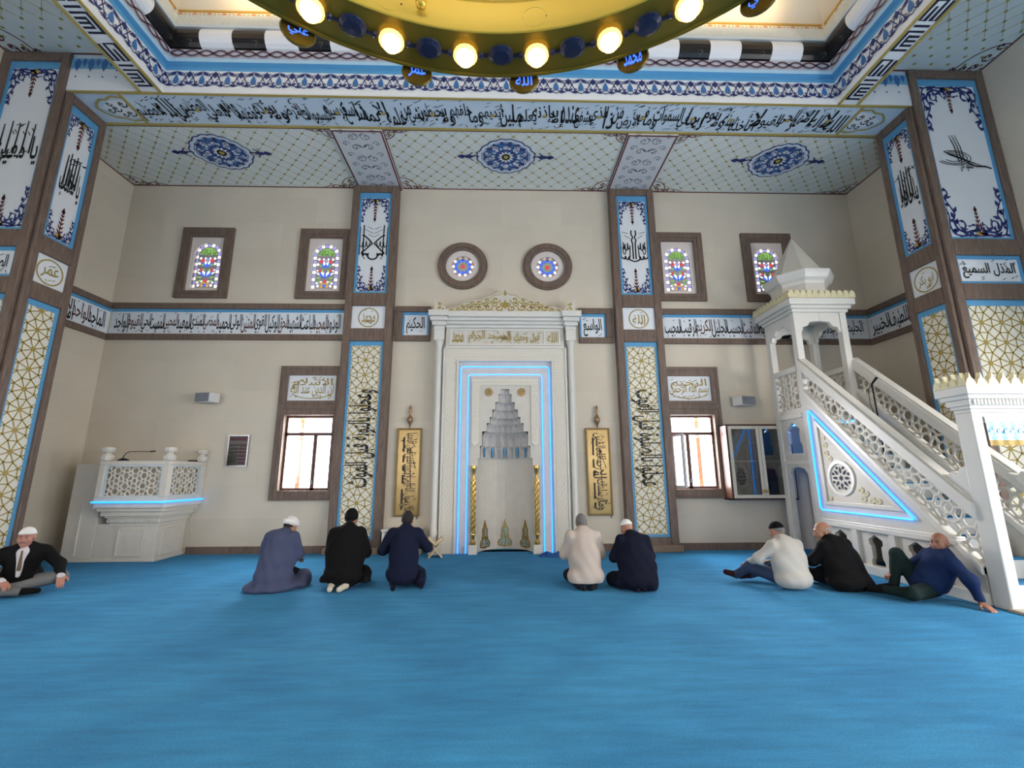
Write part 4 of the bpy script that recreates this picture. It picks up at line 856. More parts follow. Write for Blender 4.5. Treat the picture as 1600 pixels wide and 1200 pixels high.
for i, (z0, z1, w) in enumerate(tiers):                        # stalactite tiers
    b = MB(); nxt = tiers[i+1][2] if i+1 < len(tiers) else .03; m = max(5, 2*round(w*10)+1); ro = w+.0; ri = nxt+.0
    for k in range(m):
        a0, a1 = math.pi*k/m, math.pi*(k+1)/m; am = (a0+a1)/2; P3 = lambda r, a, z: (r*math.cos(a), .03+r*math.sin(a), z)
        zm = z0+(z1-z0)*.62; rf, rb = ro*.95, ro*1.1; rt = max(ri, ro*.86)
        for e, sg in ((a0, 1), (a1, -1)):      # each cell is a small pointed hollow between two projecting ribs
            q = [P3(rf, e, z0), P3(rb, am, z0), P3(rb, am, zm), P3(rt, am, z1), P3(rt, e, z1), P3(rf, e, zm)]
            b.add(q[:3]+[q[5]], [(0, 1, 2, 3)]); b.add([q[2], q[3], q[4], q[5]], [(0, 1, 2, 3)])
        b.add([P3(rf*.985, a0-.05, z1), P3(rf*.985, a0+.05, z1), P3(rf*.97, a0, z0-.025)], [(0, 1, 2)])
    b.add([(ri*math.cos(math.pi*k/12), .03+ri*math.sin(math.pi*k/12), z1) for k in range(13)]+[(ro*math.cos(math.pi*k/12), .03+ro*math.sin(math.pi*k/12), z1) for k in range(13)], [(k, k+1, 14+k, 13+k) for k in range(12)])
    b.build('stalactite_tier', MUQ, mih)
for a in (30, 58, 90, 122, 150):
    b = MB()
    f = Fr((.475*math.cos(math.radians(a)), .03+.475*math.sin(math.radians(a)), 0), (math.sin(math.radians(a)), -math.cos(math.radians(a)), 0), (0, 0, 1), (-math.cos(math.radians(a)), -math.sin(math.radians(a)), 0))
    pprism(b, f, [(-.04, 1.95), (-.02, 1.85), (-.012, 1.77), (.012, 1.77), (.02, 1.85), (.04, 1.95)], 0, .02); b.build('blue_pendant', mat('turquoise_pendant', S(92, 150, 186), .5), mih)
for s in (-1, 1):                                              # gilded twisted colonnettes
    b = MB(); prof = [(.045, .16), (.05, .2), (.028, .26), (.04, .34), (.036, .36)]; cx, cy = s*.6, -.0
    b.lathe(prof, (cx, cy-.03, 0), 14); b.lathe([(.036, 1.32), (.024, 1.42), (.028, 1.46), (.05, 1.55), (.05, 1.6), (0, 1.6)], (cx, cy-.03, 0), 14)
    for k in range(28):
        z = .36+k*.035; b.add([(cx+(.034+.011*(j % 2 == 0))*math.cos(j*math.pi/6+k*.33), cy-.03+(.034+.011*(j % 2 == 0))*math.sin(j*math.pi/6+k*.33), z+dz) for dz in (0, .036) for j in range(12)], [(j, (j+1) % 12, 12+(j+1) % 12, 12+j) for j in range(12)])
    b.build('gilt_colonnette', GOLDM, mih); rect(b2 := MB(), FM, s*.6-.08, s*.6+.08, 0, .16, -.02, .1); b2.build('colonnette_base', MARW, mih, bevel=.006)
for s in (-1, 1):                                              # gold rosettes
    b = MB()
    for k in range(8):
        a = math.pi/4*k; ribbon(b, FM, arc(s*.325+.055*math.cos(a), 3.04+.055*math.sin(a), .025, 0, 330, 11), .009, -.01, closed=True, h0=-.03)
    disc(b, FM, s*.325, 3.04, .022, -.008, 10); b.build('gold_rosette', GOLDM, mih)
TURQ = mat('pale_turquoise', S(150, 176, 180), .5)
for a in (40, 90, 140):                                        # gilt tulip ornaments at the foot of the niche
    r = NR-.012; f = Fr((r*math.cos(math.radians(a)), .03+r*math.sin(math.radians(a)), 0), (math.sin(math.radians(a)), -math.cos(math.radians(a)), 0), (0, 0, 1), (-math.cos(math.radians(a)), -math.sin(math.radians(a)), 0))
    b = MB(); g = MB(); H = [(0, .52), (.02, .46), (.02, .43), (.055, .4), (.06, .34), (.05, .3), (.075, .24), (.06, .2), (.11, .17), (.135, .12), (.11, .07), (.06, .07), (0, .05)]
    o = H+[(-x, y) for x, y in H[-2:0:-1]]; ribbon(g, f, o, .022, .02, closed=True, h0=0); poly(b, f, o, .008)
    for s in (-1, 1): ribbon(g, f, [(s*x, y) for x, y in spiral(.03, .24, .03, math.pi, 1, 10)], .014, .018, h0=.005); ribbon(g, f, [(s*x, y) for x, y in spiral(.075, .12, .03, math.pi/2, 1, 10)], .014, .018, h0=.005)
    ribbon(g, f, [(0, .06), (.02, .2), (-.02, .34), (0, .56)], .016, .018, h0=.005); to = g.build('gilt_tulip', GOLDM, mih); b.build('tulip_fill', TURQ, to)
# LED strips
def ledpath(pts, fr, h, parent, r=.010, closed=False, name='led_strip'):
    q = []; m = len(pts)
    for i, p in enumerate(pts):
        if (0 < i < m-1) or closed:
            a, c = Vector(pts[i-1]), Vector(pts[(i+1) % m]); p2 = Vector(p); d0, d1 = (a-p2).normalized(), (c-p2).normalized(); k = .05
            q += [tuple(p2+d0*k), tuple(p2+(d0+d1)*k*.3), tuple(p2+d1*k)]
        else: q.append(p)
    b = MB(); b.tube([fr.p(u, v, h) for u, v in q], r, 8, closed); o = b.build(name, LED, parent, True)
    b = MB(); b.tube([fr.p(u, v, h+r*.75) for u, v in q], r*.45, 6, closed); b.build('led_core', LEDC, o, True)
ledpath([(-.885, 0), (-.885, 3.56), (.885, 3.56), (.885, 0)], FM, -.03, mih); ledpath([(-.735, 0), (-.735, 3.4), (.735, 3.4), (.735, 0)], FM, -.03, mih)
# corner columns, inscription, cornice and crest
for s in (-1, 1):
    b = MB(); b.lathe([(.1, 0), (.1, .12), (.075, .16), (.05, .3), (.075, .38), (.06, .44), (.055, 3.75), (.06, 3.8), (.05, 3.9), (.085, 4.06), (.085, 4.08)], (s*1.33, -.02, 0), 12); b.build('corner_column', MARW, mih, True)
    b = MB(); rect(b, FM, s*1.33-.1, s*1.33+.1, 4.08, 4.3, -D, .1); rect(b, FM, *sorted((s*1.42, s*1.2)), 0, 4.3, -D, -.08); b.build('capital_block', MARW, mih, bevel=.01)
b = MB(); rect(b, FM, -1.2, 1.2, 3.97, 4.36, -D, 0); fd = b.build('inscription_field', MARW2, mih)
b = MB(); frame2(b, FM, -1.12, 1.12, 4.0, 4.34, .03, 0, .02); rect(b, FM, -.82, -.79, 4.0, 4.34, 0, .015); rect(b, FM, .79, .82, 4.0, 4.34, 0, .015); b.build('field_bead', MARW, fd)
b = MB(); text(b, FM, 'فول وجهك شطر', -.1, .7, 4.05, 4.27, .012); text(b, FM, 'المسجد الحرام', -.74, .1, 4.05, 4.3, .012); text(b, FM, 'محمد', -1.07, -.85, 4.06, 4.28, .012); text(b, FM, 'الله', .86, 1.06, 4.06, 4.28, .012); ticks(b, FM, -.7, .7, 4.05, 4.3, 26, .012, .06, .012); b.build('gold_calligraphy', GIRG, fd)
b = MB()
for z0, z1, p in ((4.36, 4.42, .05), (4.42, 4.48, .1), (4.48, 4.54, .16), (4.54, 4.66, .22)):
    rect(b, FM, -1.2, 1.2, z0, z1, -D, p)
for s in (-1, 1):
    for z0, z1, p in ((4.3, 4.38, .1), (4.38, 4.46, .16), (4.46, 4.54, .22), (4.54, 4.66, .28)): rect(b, FM, s*1.33-.06-p*.5, s*1.33+.06+p*.5, z0, z1, -D, p)
b.build('cornice', MARW, mih, bevel=.012)
H = [(0, 5.24), (.05, 5.2), (.05, 5.14), (.12, 5.1), (.22, 5.09), (.3, 5.03), (.42, 5.02), (.5, 4.95), (.64, 4.95), (.74, 4.88), (.86, 4.88), (.95, 4.81), (1.08, 4.79), (1.2, 4.72), (1.2, 4.66)]
o = H+[(-x, y) for x, y in H[-1:0:-1]]; b = MB(); pprism(b, FM, o[::-1], -.02, .06)
for s in (-1, 1):
    q = [(s*1.44, 4.66), (s*1.44, 4.99), (s*1.4, 4.9), (s*1.34, 4.9), (s*1.3, 4.82), (s*1.22, 4.78), (s*1.2, 4.66)]; pprism(b, FM, q if s > 0 else q[::-1], .0, .1)
cst = b.build('crest', MARW2, mih); b = MB()
for s in (-1, 1):
    for (x, z, r) in ((.06, 4.78, .06), (.1, 4.96, .07), (.26, 4.8, .07), (.28, 4.94, .06), (.44, 4.78, .06), (.46, 4.9, .05), (.6, 4.79, .055), (.62, 4.89, .04), (.0, 4.86, .05), (.17, 4.87, .05), (.36, 4.86, .045), (.53, 4.84, .045), (.7, 4.83, .04), (.84, 4.82, .03), (.02, 4.7, .04), (.2, 4.7, .04), (.36, 4.7, .035), (.54, 4.7, .035), (.7, 4.7, .035), (.84, 4.7, .03), (.98, 4.7, .025), (.76, 4.78, .05), (.9, 4.76, .045), (1.04, 4.73, .04), (1.26, 4.76, .05), (1.3, 4.86, .03)):
        scroll(b, b, FM, s*x, z, r*1.25, s, 1, .065 if x < 1.2 else .105, .026)
    ribbon(b, FM, [(s*x, z-.035) for x, z in H[2:-1]], .012, .064)
poly(b, FM, leaf(0, 4.76, math.pi/2, .2, .12), .066); poly(b, FM, leaf(0, 5.04, math.pi/2, .14, .07), .066); b.build('gilt_scroll', GIRG, cst)
# ================================================================ things on and by the niche wall
GPL = mat('gold_mirror_plate', S(178, 152, 100), .25, metal=.55, noise=.1); OFR = mat('old_gold_frame', S(128, 106, 68), .4, metal=.5)
def goldpanel(x, sgn, words, label):
    t = thing('calligraphy_plaque', label, 'plaque', (x, -.02, .65)); f = Fr((0, 0, 0), (1, 0, 0), (0, 0, 1), (0, -1, 0)); b = MB(); frame2(b, f, -.245, .245, 0, 1.69, .035, -.018, .035); b.build('frame', OFR, t, bevel=.008)
    b = MB(); rect(b, f, -.21, .21, .035, 1.655, -.018, .012); b.build('gold_plate', GPL, t); b = MB(); z = .1; tot = sum(len(w) for w in words)
    for w in words:
        l = 1.5*len(w)/tot; text(b, f, w, -.1, .15, z, z+l*.98, .018, -90); ribbon(b, f, [(-.1, z+.03), (-.1, z+l*.8)], .035, .019); z += l
    ribbon(b, f, [(.06, .52), (.02, 1.3), (.14, .9)], .014, .019); ticks(b, f, -.15, .15, .15, 1.5, 18, .018, .06, .012); b.build('calligraphy', mat('dark_brown_letter', S(36, 22, 16), .4), t)
    b = MB(); b.lathe([(.01, 1.69), (.02, 1.75), (.055, 1.83), (.06, 1.87), (.03, 1.93), (.012, 1.96), (.03, 2.0), (.022, 2.06), (.028, 2.1), (.01, 2.14), (0, 2.16)], (0, -.035, 0), 12); b.build('rosebud_hanger', mat('aged_copper', S(150, 120, 92), .35, metal=.7), t, True)
    b = MB(); b.tube([(.2, .0, .0), (.21, -.005, -.05)], .008, 6); b.build('cord_end', BLACKP, t)
goldpanel(-1.8, 1, ['قال', 'رسول الله', 'الصلاة', 'عماد', 'الدين', 'فمن اقامها'], 'framed gold plaque with vertical lettering left of the niche')
goldpanel(1.94, 1, ['وما', 'ارسلناك', 'الا', 'رحمة', 'للعالمين'], 'framed gold plaque with vertical lettering right of the niche')
def speaker(x, z, rz, label, c):
    t = thing('wall_speaker', label, 'speaker', (x, 0, z), 0); b = MB(); q = [(-.2, -.24, -.1), (.16, -.3, -.1), (.2, -.06, -.1), (-.16, -.02, -.1)]
    q = [(-.22, -.2), (.12, -.27), (.22, -.1), (.1, -.03), (-.2, -.03)]; q = [(u*(1 if rz > 0 else -1), v) for u, v in q]; q = q if rz > 0 else q[::-1]
    b.prism([(u, v, -.1) for u, v in q], (0, 0, .2)); b.build('housing', mat('white_plastic', S(205, 203, 198), .5), t, bevel=.02)
    a, d = Vector((*q[0 if rz > 0 else -1], 0)), Vector((*q[1 if rz > 0 else -2], 0)); u = (d-a); n = Vector((u.y, -u.x, 0)).normalized(); n = n if n.y < 0 else -n
    f = Fr(a, u.normalized(), (0, 0, 1), n); b = MB(); rect(b, f, .02, u.length-.02, -.085, .085, 0, .014); b.build('grille', c, t, bevel=.006); disc(b2 := MB(), f, u.length*.75, .02, .012, .017, 10); b2.build('badge', BLACKP, t)
    b = MB(); b.tube([(0, -.002, 0), (0, -.06, 0)], .025, 8); b.build('bracket', mat('white_plastic'), t)
GRL = mat('grey_grille', S(128, 132, 140), .6, noise=.15, nscale=200)
speaker(-5.75, 2.93, 1, 'white wall speaker with grey grille above the pulpit', GRL); speaker(4.92, 2.87, -1, 'white wall speaker with grey grille above the bookcase', GRL)
t = thing('prayer_time_display', 'small dark electronic prayer-time board on the wall right of the pulpit', 'display', (-5.11, 0, 1.6)); f = Fr((0, 0, 0), (1, 0, 0), (0, 0, 1), (0, -1, 0))
b = MB(); frame2(b, f, -.2, .2, 0, .61, .022, .001, .05); b.build('frame', mat('aluminium', S(186, 186, 190), .35, metal=.8), t); b = MB(); rect(b, f, -.18, .18, .02, .59, .001, .035); b.build('screen', mat('dark_red_screen', S(38, 16, 22), .25), t)
b, r = MB(), MB()
for k in range(6): rect(b, f, -.165, .0, .05+k*.068, .09+k*.068, .035, .037); rect(r, f, .02, .16, .05+k*.068, .095+k*.068, .035, .037)
rect(r, f, -.16, .16, .5, .57, .035, .037); b.build('caption_strip', mat('dim_green_text', S(58, 62, 48), .5), t); r.build('digit_window', mat('dim_red_digits', S(64, 18, 28), .4), t)
# white cube shelf, folding book rest, crumpled blue cloth
t = thing('cube_shelf', 'small white open shelf under the left gold plaque', 'shelf', (-1.81, -.25, 0)); b = MB(); W2 = mat('white_laminate', S(222, 220, 214), .5)
b.box(-.36, .36, -.16, .2, .43, .46); b.build('top_board', W2, t, bevel=.004); b = MB(); b.box(-.34, -.31, -.15, .2, 0, .43); b.build('side_board', W2, t); b = MB(); b.box(.31, .34, -.15, .2, 0, .43); b.build('side_board', W2, t); b = MB(); b.box(-.31, .31, .18, .2, 0, .43); b.build('back_board', W2, t); b = MB(); b.box(-.31, .31, -.15, .18, .2, .225); b.build('shelf_board', W2, t)
t = thing('book_rest', 'pale wooden folding book rest standing at the left foot of the niche', 'book rest', (-1.16, -.5, 0), .15); PW = mat('pale_wood', S(222, 200, 162), .5, noise=.1, nscale=12, stretch=(2, 2, 14))
for s in (-1, 1):
    b = MB(); q = [(s*-.13, 0), (s*-.10, 0), (s*.14, .31), (s*.11, .31)]; q = q if s > 0 else q[::-1]
    b.prism([(x, -.11, z) for x, z in q], (0, .22, 0)); b.build('leaf_board', PW, t, bevel=.006)
t = thing('open_book', 'open cream book lying on the wooden book rest', 'book', (-1.16, -.5, .2), .15); PG = mat('book_paper', S(236, 216, 176), .7)
for s in (-1, 1):
    b = MB(); q = [(0, .005), (s*.13, .125), (s*.115, .145), (s*.04, .08), (0, .03)]; q = q[::-1] if s > 0 else q; b.prism([(x, -.12, z+.0) for x, z in q], (0, .24, 0)); b.build('page_block', PG, t)
t = thing('crumpled_cloth', 'crumpled blue cloth on the carpet at the right foot of the niche', 'cloth', (1.0, -.5, 0)); n = 26; vs = []
for i in range(n):
    for j in range(n):
        x, y = (i/(n-1)-.5)*.62, (j/(n-1)-.5)*.3; e = min(1, 4*min(i, j, n-1-i, n-1-j)/(n-1)); vs.append((x, y, .006+e*(.035+.022*math.sin(x*31+y*12)+.02*math.sin(x*9-y*38+1)+.012*math.sin(x*70))))
b = MB().add(vs, [(i*n+j, (i+1)*n+j, (i+1)*n+j+1, i*n+j+1) for i in range(n-1) for j in range(n-1)]); o = b.build('drape', mat('blue_cloth', S(36, 86, 150), .9), t, True)
# ================================================================ BOOKCASE on the wall
t = thing('wall_bookcase', 'dark wooden wall bookcase with two cream glazed doors', 'bookcase', (5.03, 0, .94)); DW = mat('dark_walnut', S(86, 54, 40), .4, col2=S(62, 38, 30), nscale=5, stretch=(8, 8, 1)); IN = mat('bookcase_inside', S(44, 38, 36), .7)
w, h, dp = .64, 1.44, .34; b = MB(); b.box(-w, -w+.03, -dp, -.001, 0, h); b.box(w-.03, w, -dp, -.001, 0, h); b.box(-w, w, -dp, -.001, 0, .03); b.box(-w, w, -dp, -.001, h-.03, h); b.build('case', DW, t, bevel=.004)
b = MB(); b.box(-w+.03, w-.03, -.03, -.001, .03, h-.03); b.build('back_panel', IN, t)
for z in (.4, .72, 1.06): b = MB(); b.box(-w+.03, w-.03, -dp+.06, -.03, z, z+.02); b.build('shelf', mat('pale_shelf', S(170, 160, 146), .6) if z == .72 else IN, t)
b = MB(); b.box(-.012, .012, -dp+.06, -.03, .03, h-.03); b.build('divider', DW, t)
CRM = mat('cream_door_paint', S(205, 196, 176), .45); CGL = glassmat('bookcase_glass', (.62, .64, .64), .1); f = Fr((0, -dp, 0), (1, 0, 0), (0, 0, 1), (0, -1, 0))
for s in (-1, 1):
    b = MB(); a, c = (-w+.035, -.004) if s < 0 else (.004, w-.035); frame2(b, f, a, c, .035, h-.035, .06, 0, .022); dr = b.build('door', CRM, t, bevel=.005); b = MB(); rect(b, f, a+.06, c-.06, .09, h-.09, .006, .012); b.build('door_pane', CGL, dr)
    b = MB(); b.lathe([(.001, 0), (.03, .004), (.02, .02), (.03, .035), (.02, .05), (.001, .06)], (s*.035, -dp-.035, .14), 8); b.build('knob', GOLDM, dr, True)
cols = [S(120, 30, 36), S(30, 46, 110), S(96, 70, 40), S(40, 70, 50), S(150, 140, 120), S(84, 24, 60)]
BK = [(-.5, .42, 0), (-.44, .42, 1), (-.36, .42, 2), (-.28, .05, 3), (-.2, .05, 0), (.12, .42, 5), (.18, .42, 0), (.24, .42, 0), (.3, .42, 5), (.44, .42, 4), (.2, .05, 1), (.28, .05, 1), (-.52, .74, 0)]
wh_ = ['thin', 'wide', 'tall', 'short', 'leaning', 'worn']
for k, (x, z, c) in enumerate(BK):
    bt = thing('book', ['dark red', 'navy', 'tan', 'green', 'cream', 'plum'][c]+' book, %s from the left on the %s shelf of the wall bookcase' % (['first', 'second', 'third', 'fourth', 'fifth', 'sixth', 'seventh', 'eighth'][sum(1 for q in BK if q[1] == z and q[0] < x)], {.42: 'second', .05: 'bottom', .74: 'third'}[z]), 'book', (5.03+x, -.12, .94+z+(.001 if z == .42 else -.0)), 0, 'books in the wall bookcase')
    bt.location.z = .94+{.42: .421, .05: .031, .74: .741}[z]; hh = .22+.03*((k*7) % 3); b = MB(); b.box(-.028, .028, -.08, .07, 0, hh); b.build('cover', mat('book_cloth_%d' % c, cols[c], .6), bt, bevel=.004); b = MB(); b.box(-.022, .022, -.075, .066, hh-.004, hh+.002); b.build('page_block', PG, bt)
# ================================================================ MINBAR (stepped pulpit)
MX0, MX1 = 5.4, 6.4
mb = thing('minbar', 'tall white marble stepped pulpit with lattice balustrades, spired tower and blue light triangle', 'minbar', (5.9, -1.9, 0))
def lb(b, name, m, parent=mb, smooth=False, bevel=0, root=mb): return local(b, root).build(name, m, parent, smooth, bevel)
FN = Fr((MX0, 0, 0), (0, -1, 0), (0, 0, 1), (-1, 0, 0)); FF = Fr((MX1, 0, 0), (0, -1, 0), (0, 0, 1), (-1, 0, 0))
SL = lambda u: 2.59-(u-1.53)*1.005
SH = lambda u: 2.86-(u-1.66)*.93
def slope(b, fr, f, u0, u1, d0, d1, h0, h1): pprism(b, fr, [(u0, f(u0)+d0), (u1, f(u1)+d0), (u1, f(u1)+d1), (u0, f(u0)+d1)], h0, h1)
for fr, far in ((FN, 0), (FF, 1)):
    b = MB(); P = [(1.24, SL(1.24)+.02), (3.76, SL(3.76)+.02), (3.76, SH(3.76)), (1.24, SH(1.24))]; screen6(b, fr, P, .45, .036, -.075, -.025); lb(b, 'lattice_screen', MARW2)
    b = MB(); slope(b, fr, SH, 1.2, 3.76, 0, .19, -.15, .03); slope(b, fr, SH, 1.2, 3.76, .19, .22, -.13, .01); lb(b, 'handrail', MARW, bevel=.012)
    b = MB(); slope(b, fr, SL, 1.24, 3.72, -.07, .03, -.09, .035); lb(b, 'string_moulding', MARW, bevel=.01)
    if far: b = MB(); pprism(b, fr, [(1.24, 0), (3.64, 0), (3.64, SL(3.64)), (1.24, SL(1.24))], -.08, 0); lb(b, 'side_wall', MARW2)
b = MB(); pprism(b, FN, [(1.24, .66), (3.44, .66), (1.24, SL(1.24))], -.08, 0); lb(b, 'side_wall', MARW2)
b = MB(); T1 = [(1.41, .93), (2.86, .93), (1.41, 2.36)]; T2 = [(1.47, .99), (2.72, .99), (1.47, 2.22)]
for i in range(3): pprism(b, FN, [T1[i], T1[(i+1) % 3], T2[(i+1) % 3], T2[i]], 0, .025)
lb(b, 'triangle_moulding', MARW, bevel=.006)
b = MB(); rz = (1.82, 1.36); ribbon(b, FN, arc(*rz, .25, 0, 350, 35), .05, .02, closed=True, h0=0); lb(b, 'roundel_ring', MARW)
b = MB()
for k in range(8):
    a = math.pi/4*k; poly(b, FN, leaf(rz[0]+.07*math.cos(a), rz[1]+.07*math.sin(a), a, .11, .05), .006); a += math.pi/8; disc(b, FN, rz[0]+.17*math.cos(a), rz[1]+.17*math.sin(a), .026, .006, 6)
poly(b, FN, [(rz[0]+(.05 if k % 2 else .028)*math.cos(math.pi/6*k), rz[1]+(.05 if k % 2 else .028)*math.sin(math.pi/6*k)) for k in range(12)], .006); lb(b, 'roundel_hole_shade', mat('hole_shade_paint', S(66, 68, 82), .8))  # flat dark shapes paint the shade of pierced holes; the wall stays solid
b = MB()
for x, z, r, sx, sy in ((1.52, 1.9, .06, 1, 1), (1.52, 1.75, .06, 1, -1), (1.6, 1.68, .05, 1, 1), (1.52, 2.02, .04, 1, 1), (2.15, 1.08, .06, 1, 1), (2.3, 1.06, .06, 1, 1), (2.42, 1.05, .05, 1, 1), (2.12, 1.2, .06, 1, 1), (2.22, 1.15, .05, 1, 1), (1.5, 1.04, .04, 1, 1)): scroll(b, b, FN, x, z, r, sx, sy, .012, .025)
lb(b, 'gilt_scroll', mat('pale_gilt', S(214, 204, 160), .5))
FNl = Fr(FN.O-mb.location, FN.U, FN.V, FN.N); ledpath([(1.3, .84), (3.02, .84), (1.3, 2.53)], FNl, .025, mb, .013, True)
b = MB(); rect(b, FN, 1.24, 3.72, 0, .13, -.09, .05); rect(b, FN, 1.24, 3.5, .6, .67, -.09, .04); rect(b, FN, 1.24, 3.5, .67, .7, -.09, .02); lb(b, 'plinth', MARW, bevel=.008)
for k, u in enumerate((1.29, 1.95, 2.6, 3.24)): b = MB(); rect(b, FN, u-.05, u+.05, .13, .6, -.09, .03); lb(b, 'arcade_post', MARW, bevel=.006)
for u0, u1 in ((1.34, 1.9), (2.0, 2.55), (2.65, 3.19)):
    um = (u0+u1)/2; b = MB(); o = [(.115, .13), (.115, .2), (.085, .24), (.085, .4), (.12, .43), (.12, .49), (0, .56)]
    for s in (-1, 1):
        E_ = u1 if s > 0 else u0; q = [(um+s*x, z) for x, z in o]+[(um, .6), (E_, .6), (E_, .13)]; pprism(b, FN, q if s < 0 else q[::-1], -.07, -.01)
    lb(b, 'keyhole_panel', MARW2)
b = MB(); pprism(b, FN, [(3.29, .13), (3.72, .13), (3.72, .4), (3.44, .64), (3.29, .64)], -.08, 0); lb(b, 'newel_panel', MARW2)
for k in range(10):
    u1 = 3.72-k*.245; z = .215*(k+1); b = MB(); b.box(MX0+.09, MX1-.09, -u1, -u1+.245, z-.215, z); st = lb(b, 'step', MARW)
    b = MB(); b.box(MX0+.1, MX1-.1, -u1-.003, -u1+.245, z, z+.012); lb(b, 'tread_carpet', CARPET, st)
# tower
TU = (.34, 1.24)
for u in (.34, 1.12):
    for x in (MX0, MX1-.12): b = MB(); b.box(x, x+.12, -u-.12, -u, 0, 4.36); lb(b, 'tower_post', MARW, bevel=.008)
for fr, hh in ((FN, (-.08, -.02)), (FF, (.02, .08))):
    b = MB(); rect(b, fr, .46, 1.12, 2.42, 2.5, -.09, .03) if fr is FN else rect(b, fr, .46, 1.12, 2.42, 2.5, 0, .1); lb(b, 'tower_moulding', MARW, bevel=.008)
    b = MB(); um = .79
    for s in (-1, 1):
        E_ = 1.12 if s > 0 else .46
        if fr is FF: q = [(um, 1.78), (E_, 1.78), (E_, 2.44), (um, 2.44)]; pprism(b, fr, q if s > 0 else q[::-1], *hh)
        else: q = [(um+s*.2, 1.78), (um+s*.2, 1.95), (um+s*.16, 1.99), (um+s*.16, 2.18), (um+s*.19, 2.22), (um, 2.36), (um, 2.44), (E_, 2.44), (E_, 1.78)]; pprism(b, fr, q if s < 0 else q[::-1], *hh)
        q = [(um+s*.25, 0), (um+s*.25, 1.42), (um+s*.17, 1.52), (um, 1.55), (um, 1.78), (E_, 1.78), (E_, 0)]; pprism(b, fr, q if s < 0 else q[::-1], *hh)
    lb(b, 'tower_panel', MARW2)
    b = MB(); rect(b, fr, .46, 1.12, 1.6, 1.66, hh[0]-.01, hh[1]+.03); rect(b, fr, .5, 1.08, 1.76, 1.79, hh[0]-.01, hh[1]+.02); lb(b, 'tower_sill', MARW)
    b = MB(); screen6(b, fr, R4(.46, 1.12, 2.6, 3.26), .4, .036, *hh); lb(b, 'parapet_lattice', MARW2); b = MB(); rect(b, fr, .46, 1.12, 3.26, 3.36, hh[0]-.02, hh[1]+.04); lb(b, 'parapet_rail', MARW, bevel=.008); b = MB(); rect(b, fr, .46, 1.12, 2.5, 2.6, *hh); lb(b, 'parapet_rail', MARW)
b = MB(); b.box(MX0+.1, MX1-.1, -1.22, -.36, 2.36, 2.44); lb(b, 'tower_floor', MARW)
def arch_plate(b, fr, u0, u1, h0, h1):
    um = (u0+u1)/2; hw = (u1-u0)/2
    for s in (-1, 1):
        E_ = um+s*hw; q = [(E_, 3.98), (um+s*(hw-.04), 4.0), (um+s*(hw-.06), 4.08), (um+s*(hw-.14), 4.1), (um+s*(hw-.2), 4.18), (um, 4.2), (um, 4.36), (E_, 4.36)]; pprism(b, fr, q if s > 0 else q[::-1], h0, h1)
b = MB(); arch_plate(b, FN, .46, 1.12, -.09, -.02); arch_plate(b, FF, .46, 1.12, .02, .09)
FT = Fr((0, -1.24, 0), (1, 0, 0), (0, 0, 1), (0, -1, 0)); FTb = Fr((0, -.34, 0), (1, 0, 0), (0, 0, 1), (0, -1, 0)); arch_plate(b, FT, MX0+.12, MX1-.12, -.09, -.02); arch_plate(b, FTb, MX0+.12, MX1-.12, .02, .09); lb(b, 'tower_arch', MARW, bevel=.006)
b = MB()
for z0, z1, p in ((4.36, 4.42, .03), (4.42, 4.48, .07), (4.48, 4.6, .12)): b.box(MX0-p, MX1+p, -1.24-p, -.34+p, z0, z1)
lb(b, 'tower_cornice', MARW, bevel=.012)
CRS = mat('cream_gilt_crest', S(222, 212, 172), .5, noise=.15, nscale=14)
def crest_row(b, fr, u0, u1, z, n, hgt, pointed):
    w = (u1-u0)/n
    for k in range(n):
        c = u0+(k+.5)*w
        q = [(c-w/2, z), (c+w/2, z), (c+w*.3, z+hgt*.45), (c+w*.12, z+hgt*.6), (c, z+hgt), (c-w*.12, z+hgt*.6), (c-w*.3, z+hgt*.45)] if pointed else [(c-w/2, z), (c+w/2, z), (c+w*.46, z+hgt*.6), (c+w*.2, z+hgt), (c-w*.2, z+hgt), (c-w*.46, z+hgt*.6)]
        pprism(b, fr, q, -.05, 0)
b = MB(); p = .13
crest_row(b, Fr((MX0-p, 0, 0), (0, -1, 0), (0, 0, 1), (-1, 0, 0)), .34-p, 1.24+p, 4.6, 10, .14, 0); crest_row(b, Fr((0, -1.24-p, 0), (1, 0, 0), (0, 0, 1), (0, -1, 0)), MX0-p, MX1+p, 4.6, 11, .14, 0)
crest_row(b, Fr((MX1+p-.05, 0, 0), (0, -1, 0), (0, 0, 1), (-1, 0, 0)), .34-p, 1.24+p, 4.6, 10, .14, 0); lb(b, 'tower_crest', CRS)
c = (5.9, -.79, 0); b = MB(); b.lathe([(.5, 4.6), (.48, 4.98)], c, 8, math.pi/8, 2*math.pi+math.pi/8); lb(b, 'drum', MARW2)
b = MB(); b.lathe([(.48, 4.94), (.5, 5.0), (.56, 5.04), (.6, 5.12), (.62, 5.18), (.4, 5.2)], c, 8, math.pi/8, 2*math.pi+math.pi/8); lb(b, 'drum_cornice', MARW)
b = MB(); b.lathe([(.5, 5.18), (.3, 5.55), (.02, 6.08), (.0, 6.1)], c, 8, math.pi/8, 2*math.pi+math.pi/8); lb(b, 'spire', MARW2)
L2 = Fr((0, 0, 0), (1, 0, 0), (0, 0, 1), (0, -1, 0))
b = MB(); b.tube([(MX1-.14, -.4, 2.33), (MX1-.14, -1.2, 2.33)], .014, 6); b.tube([(MX0+.2, -.4, 2.33), (MX0+.2, -1.2, 2.33)], .014, 6); lb(b, 'led_strip', mat('tower_led', (.02, .25, 1), .4, emit=(.02, .25, 1.0), es=14))
b = MB(); b.box(MX0+.1, MX1-.09, -1.26, -1.24, 0, 2.3); lb(b, 'inner_partition', MARW2)
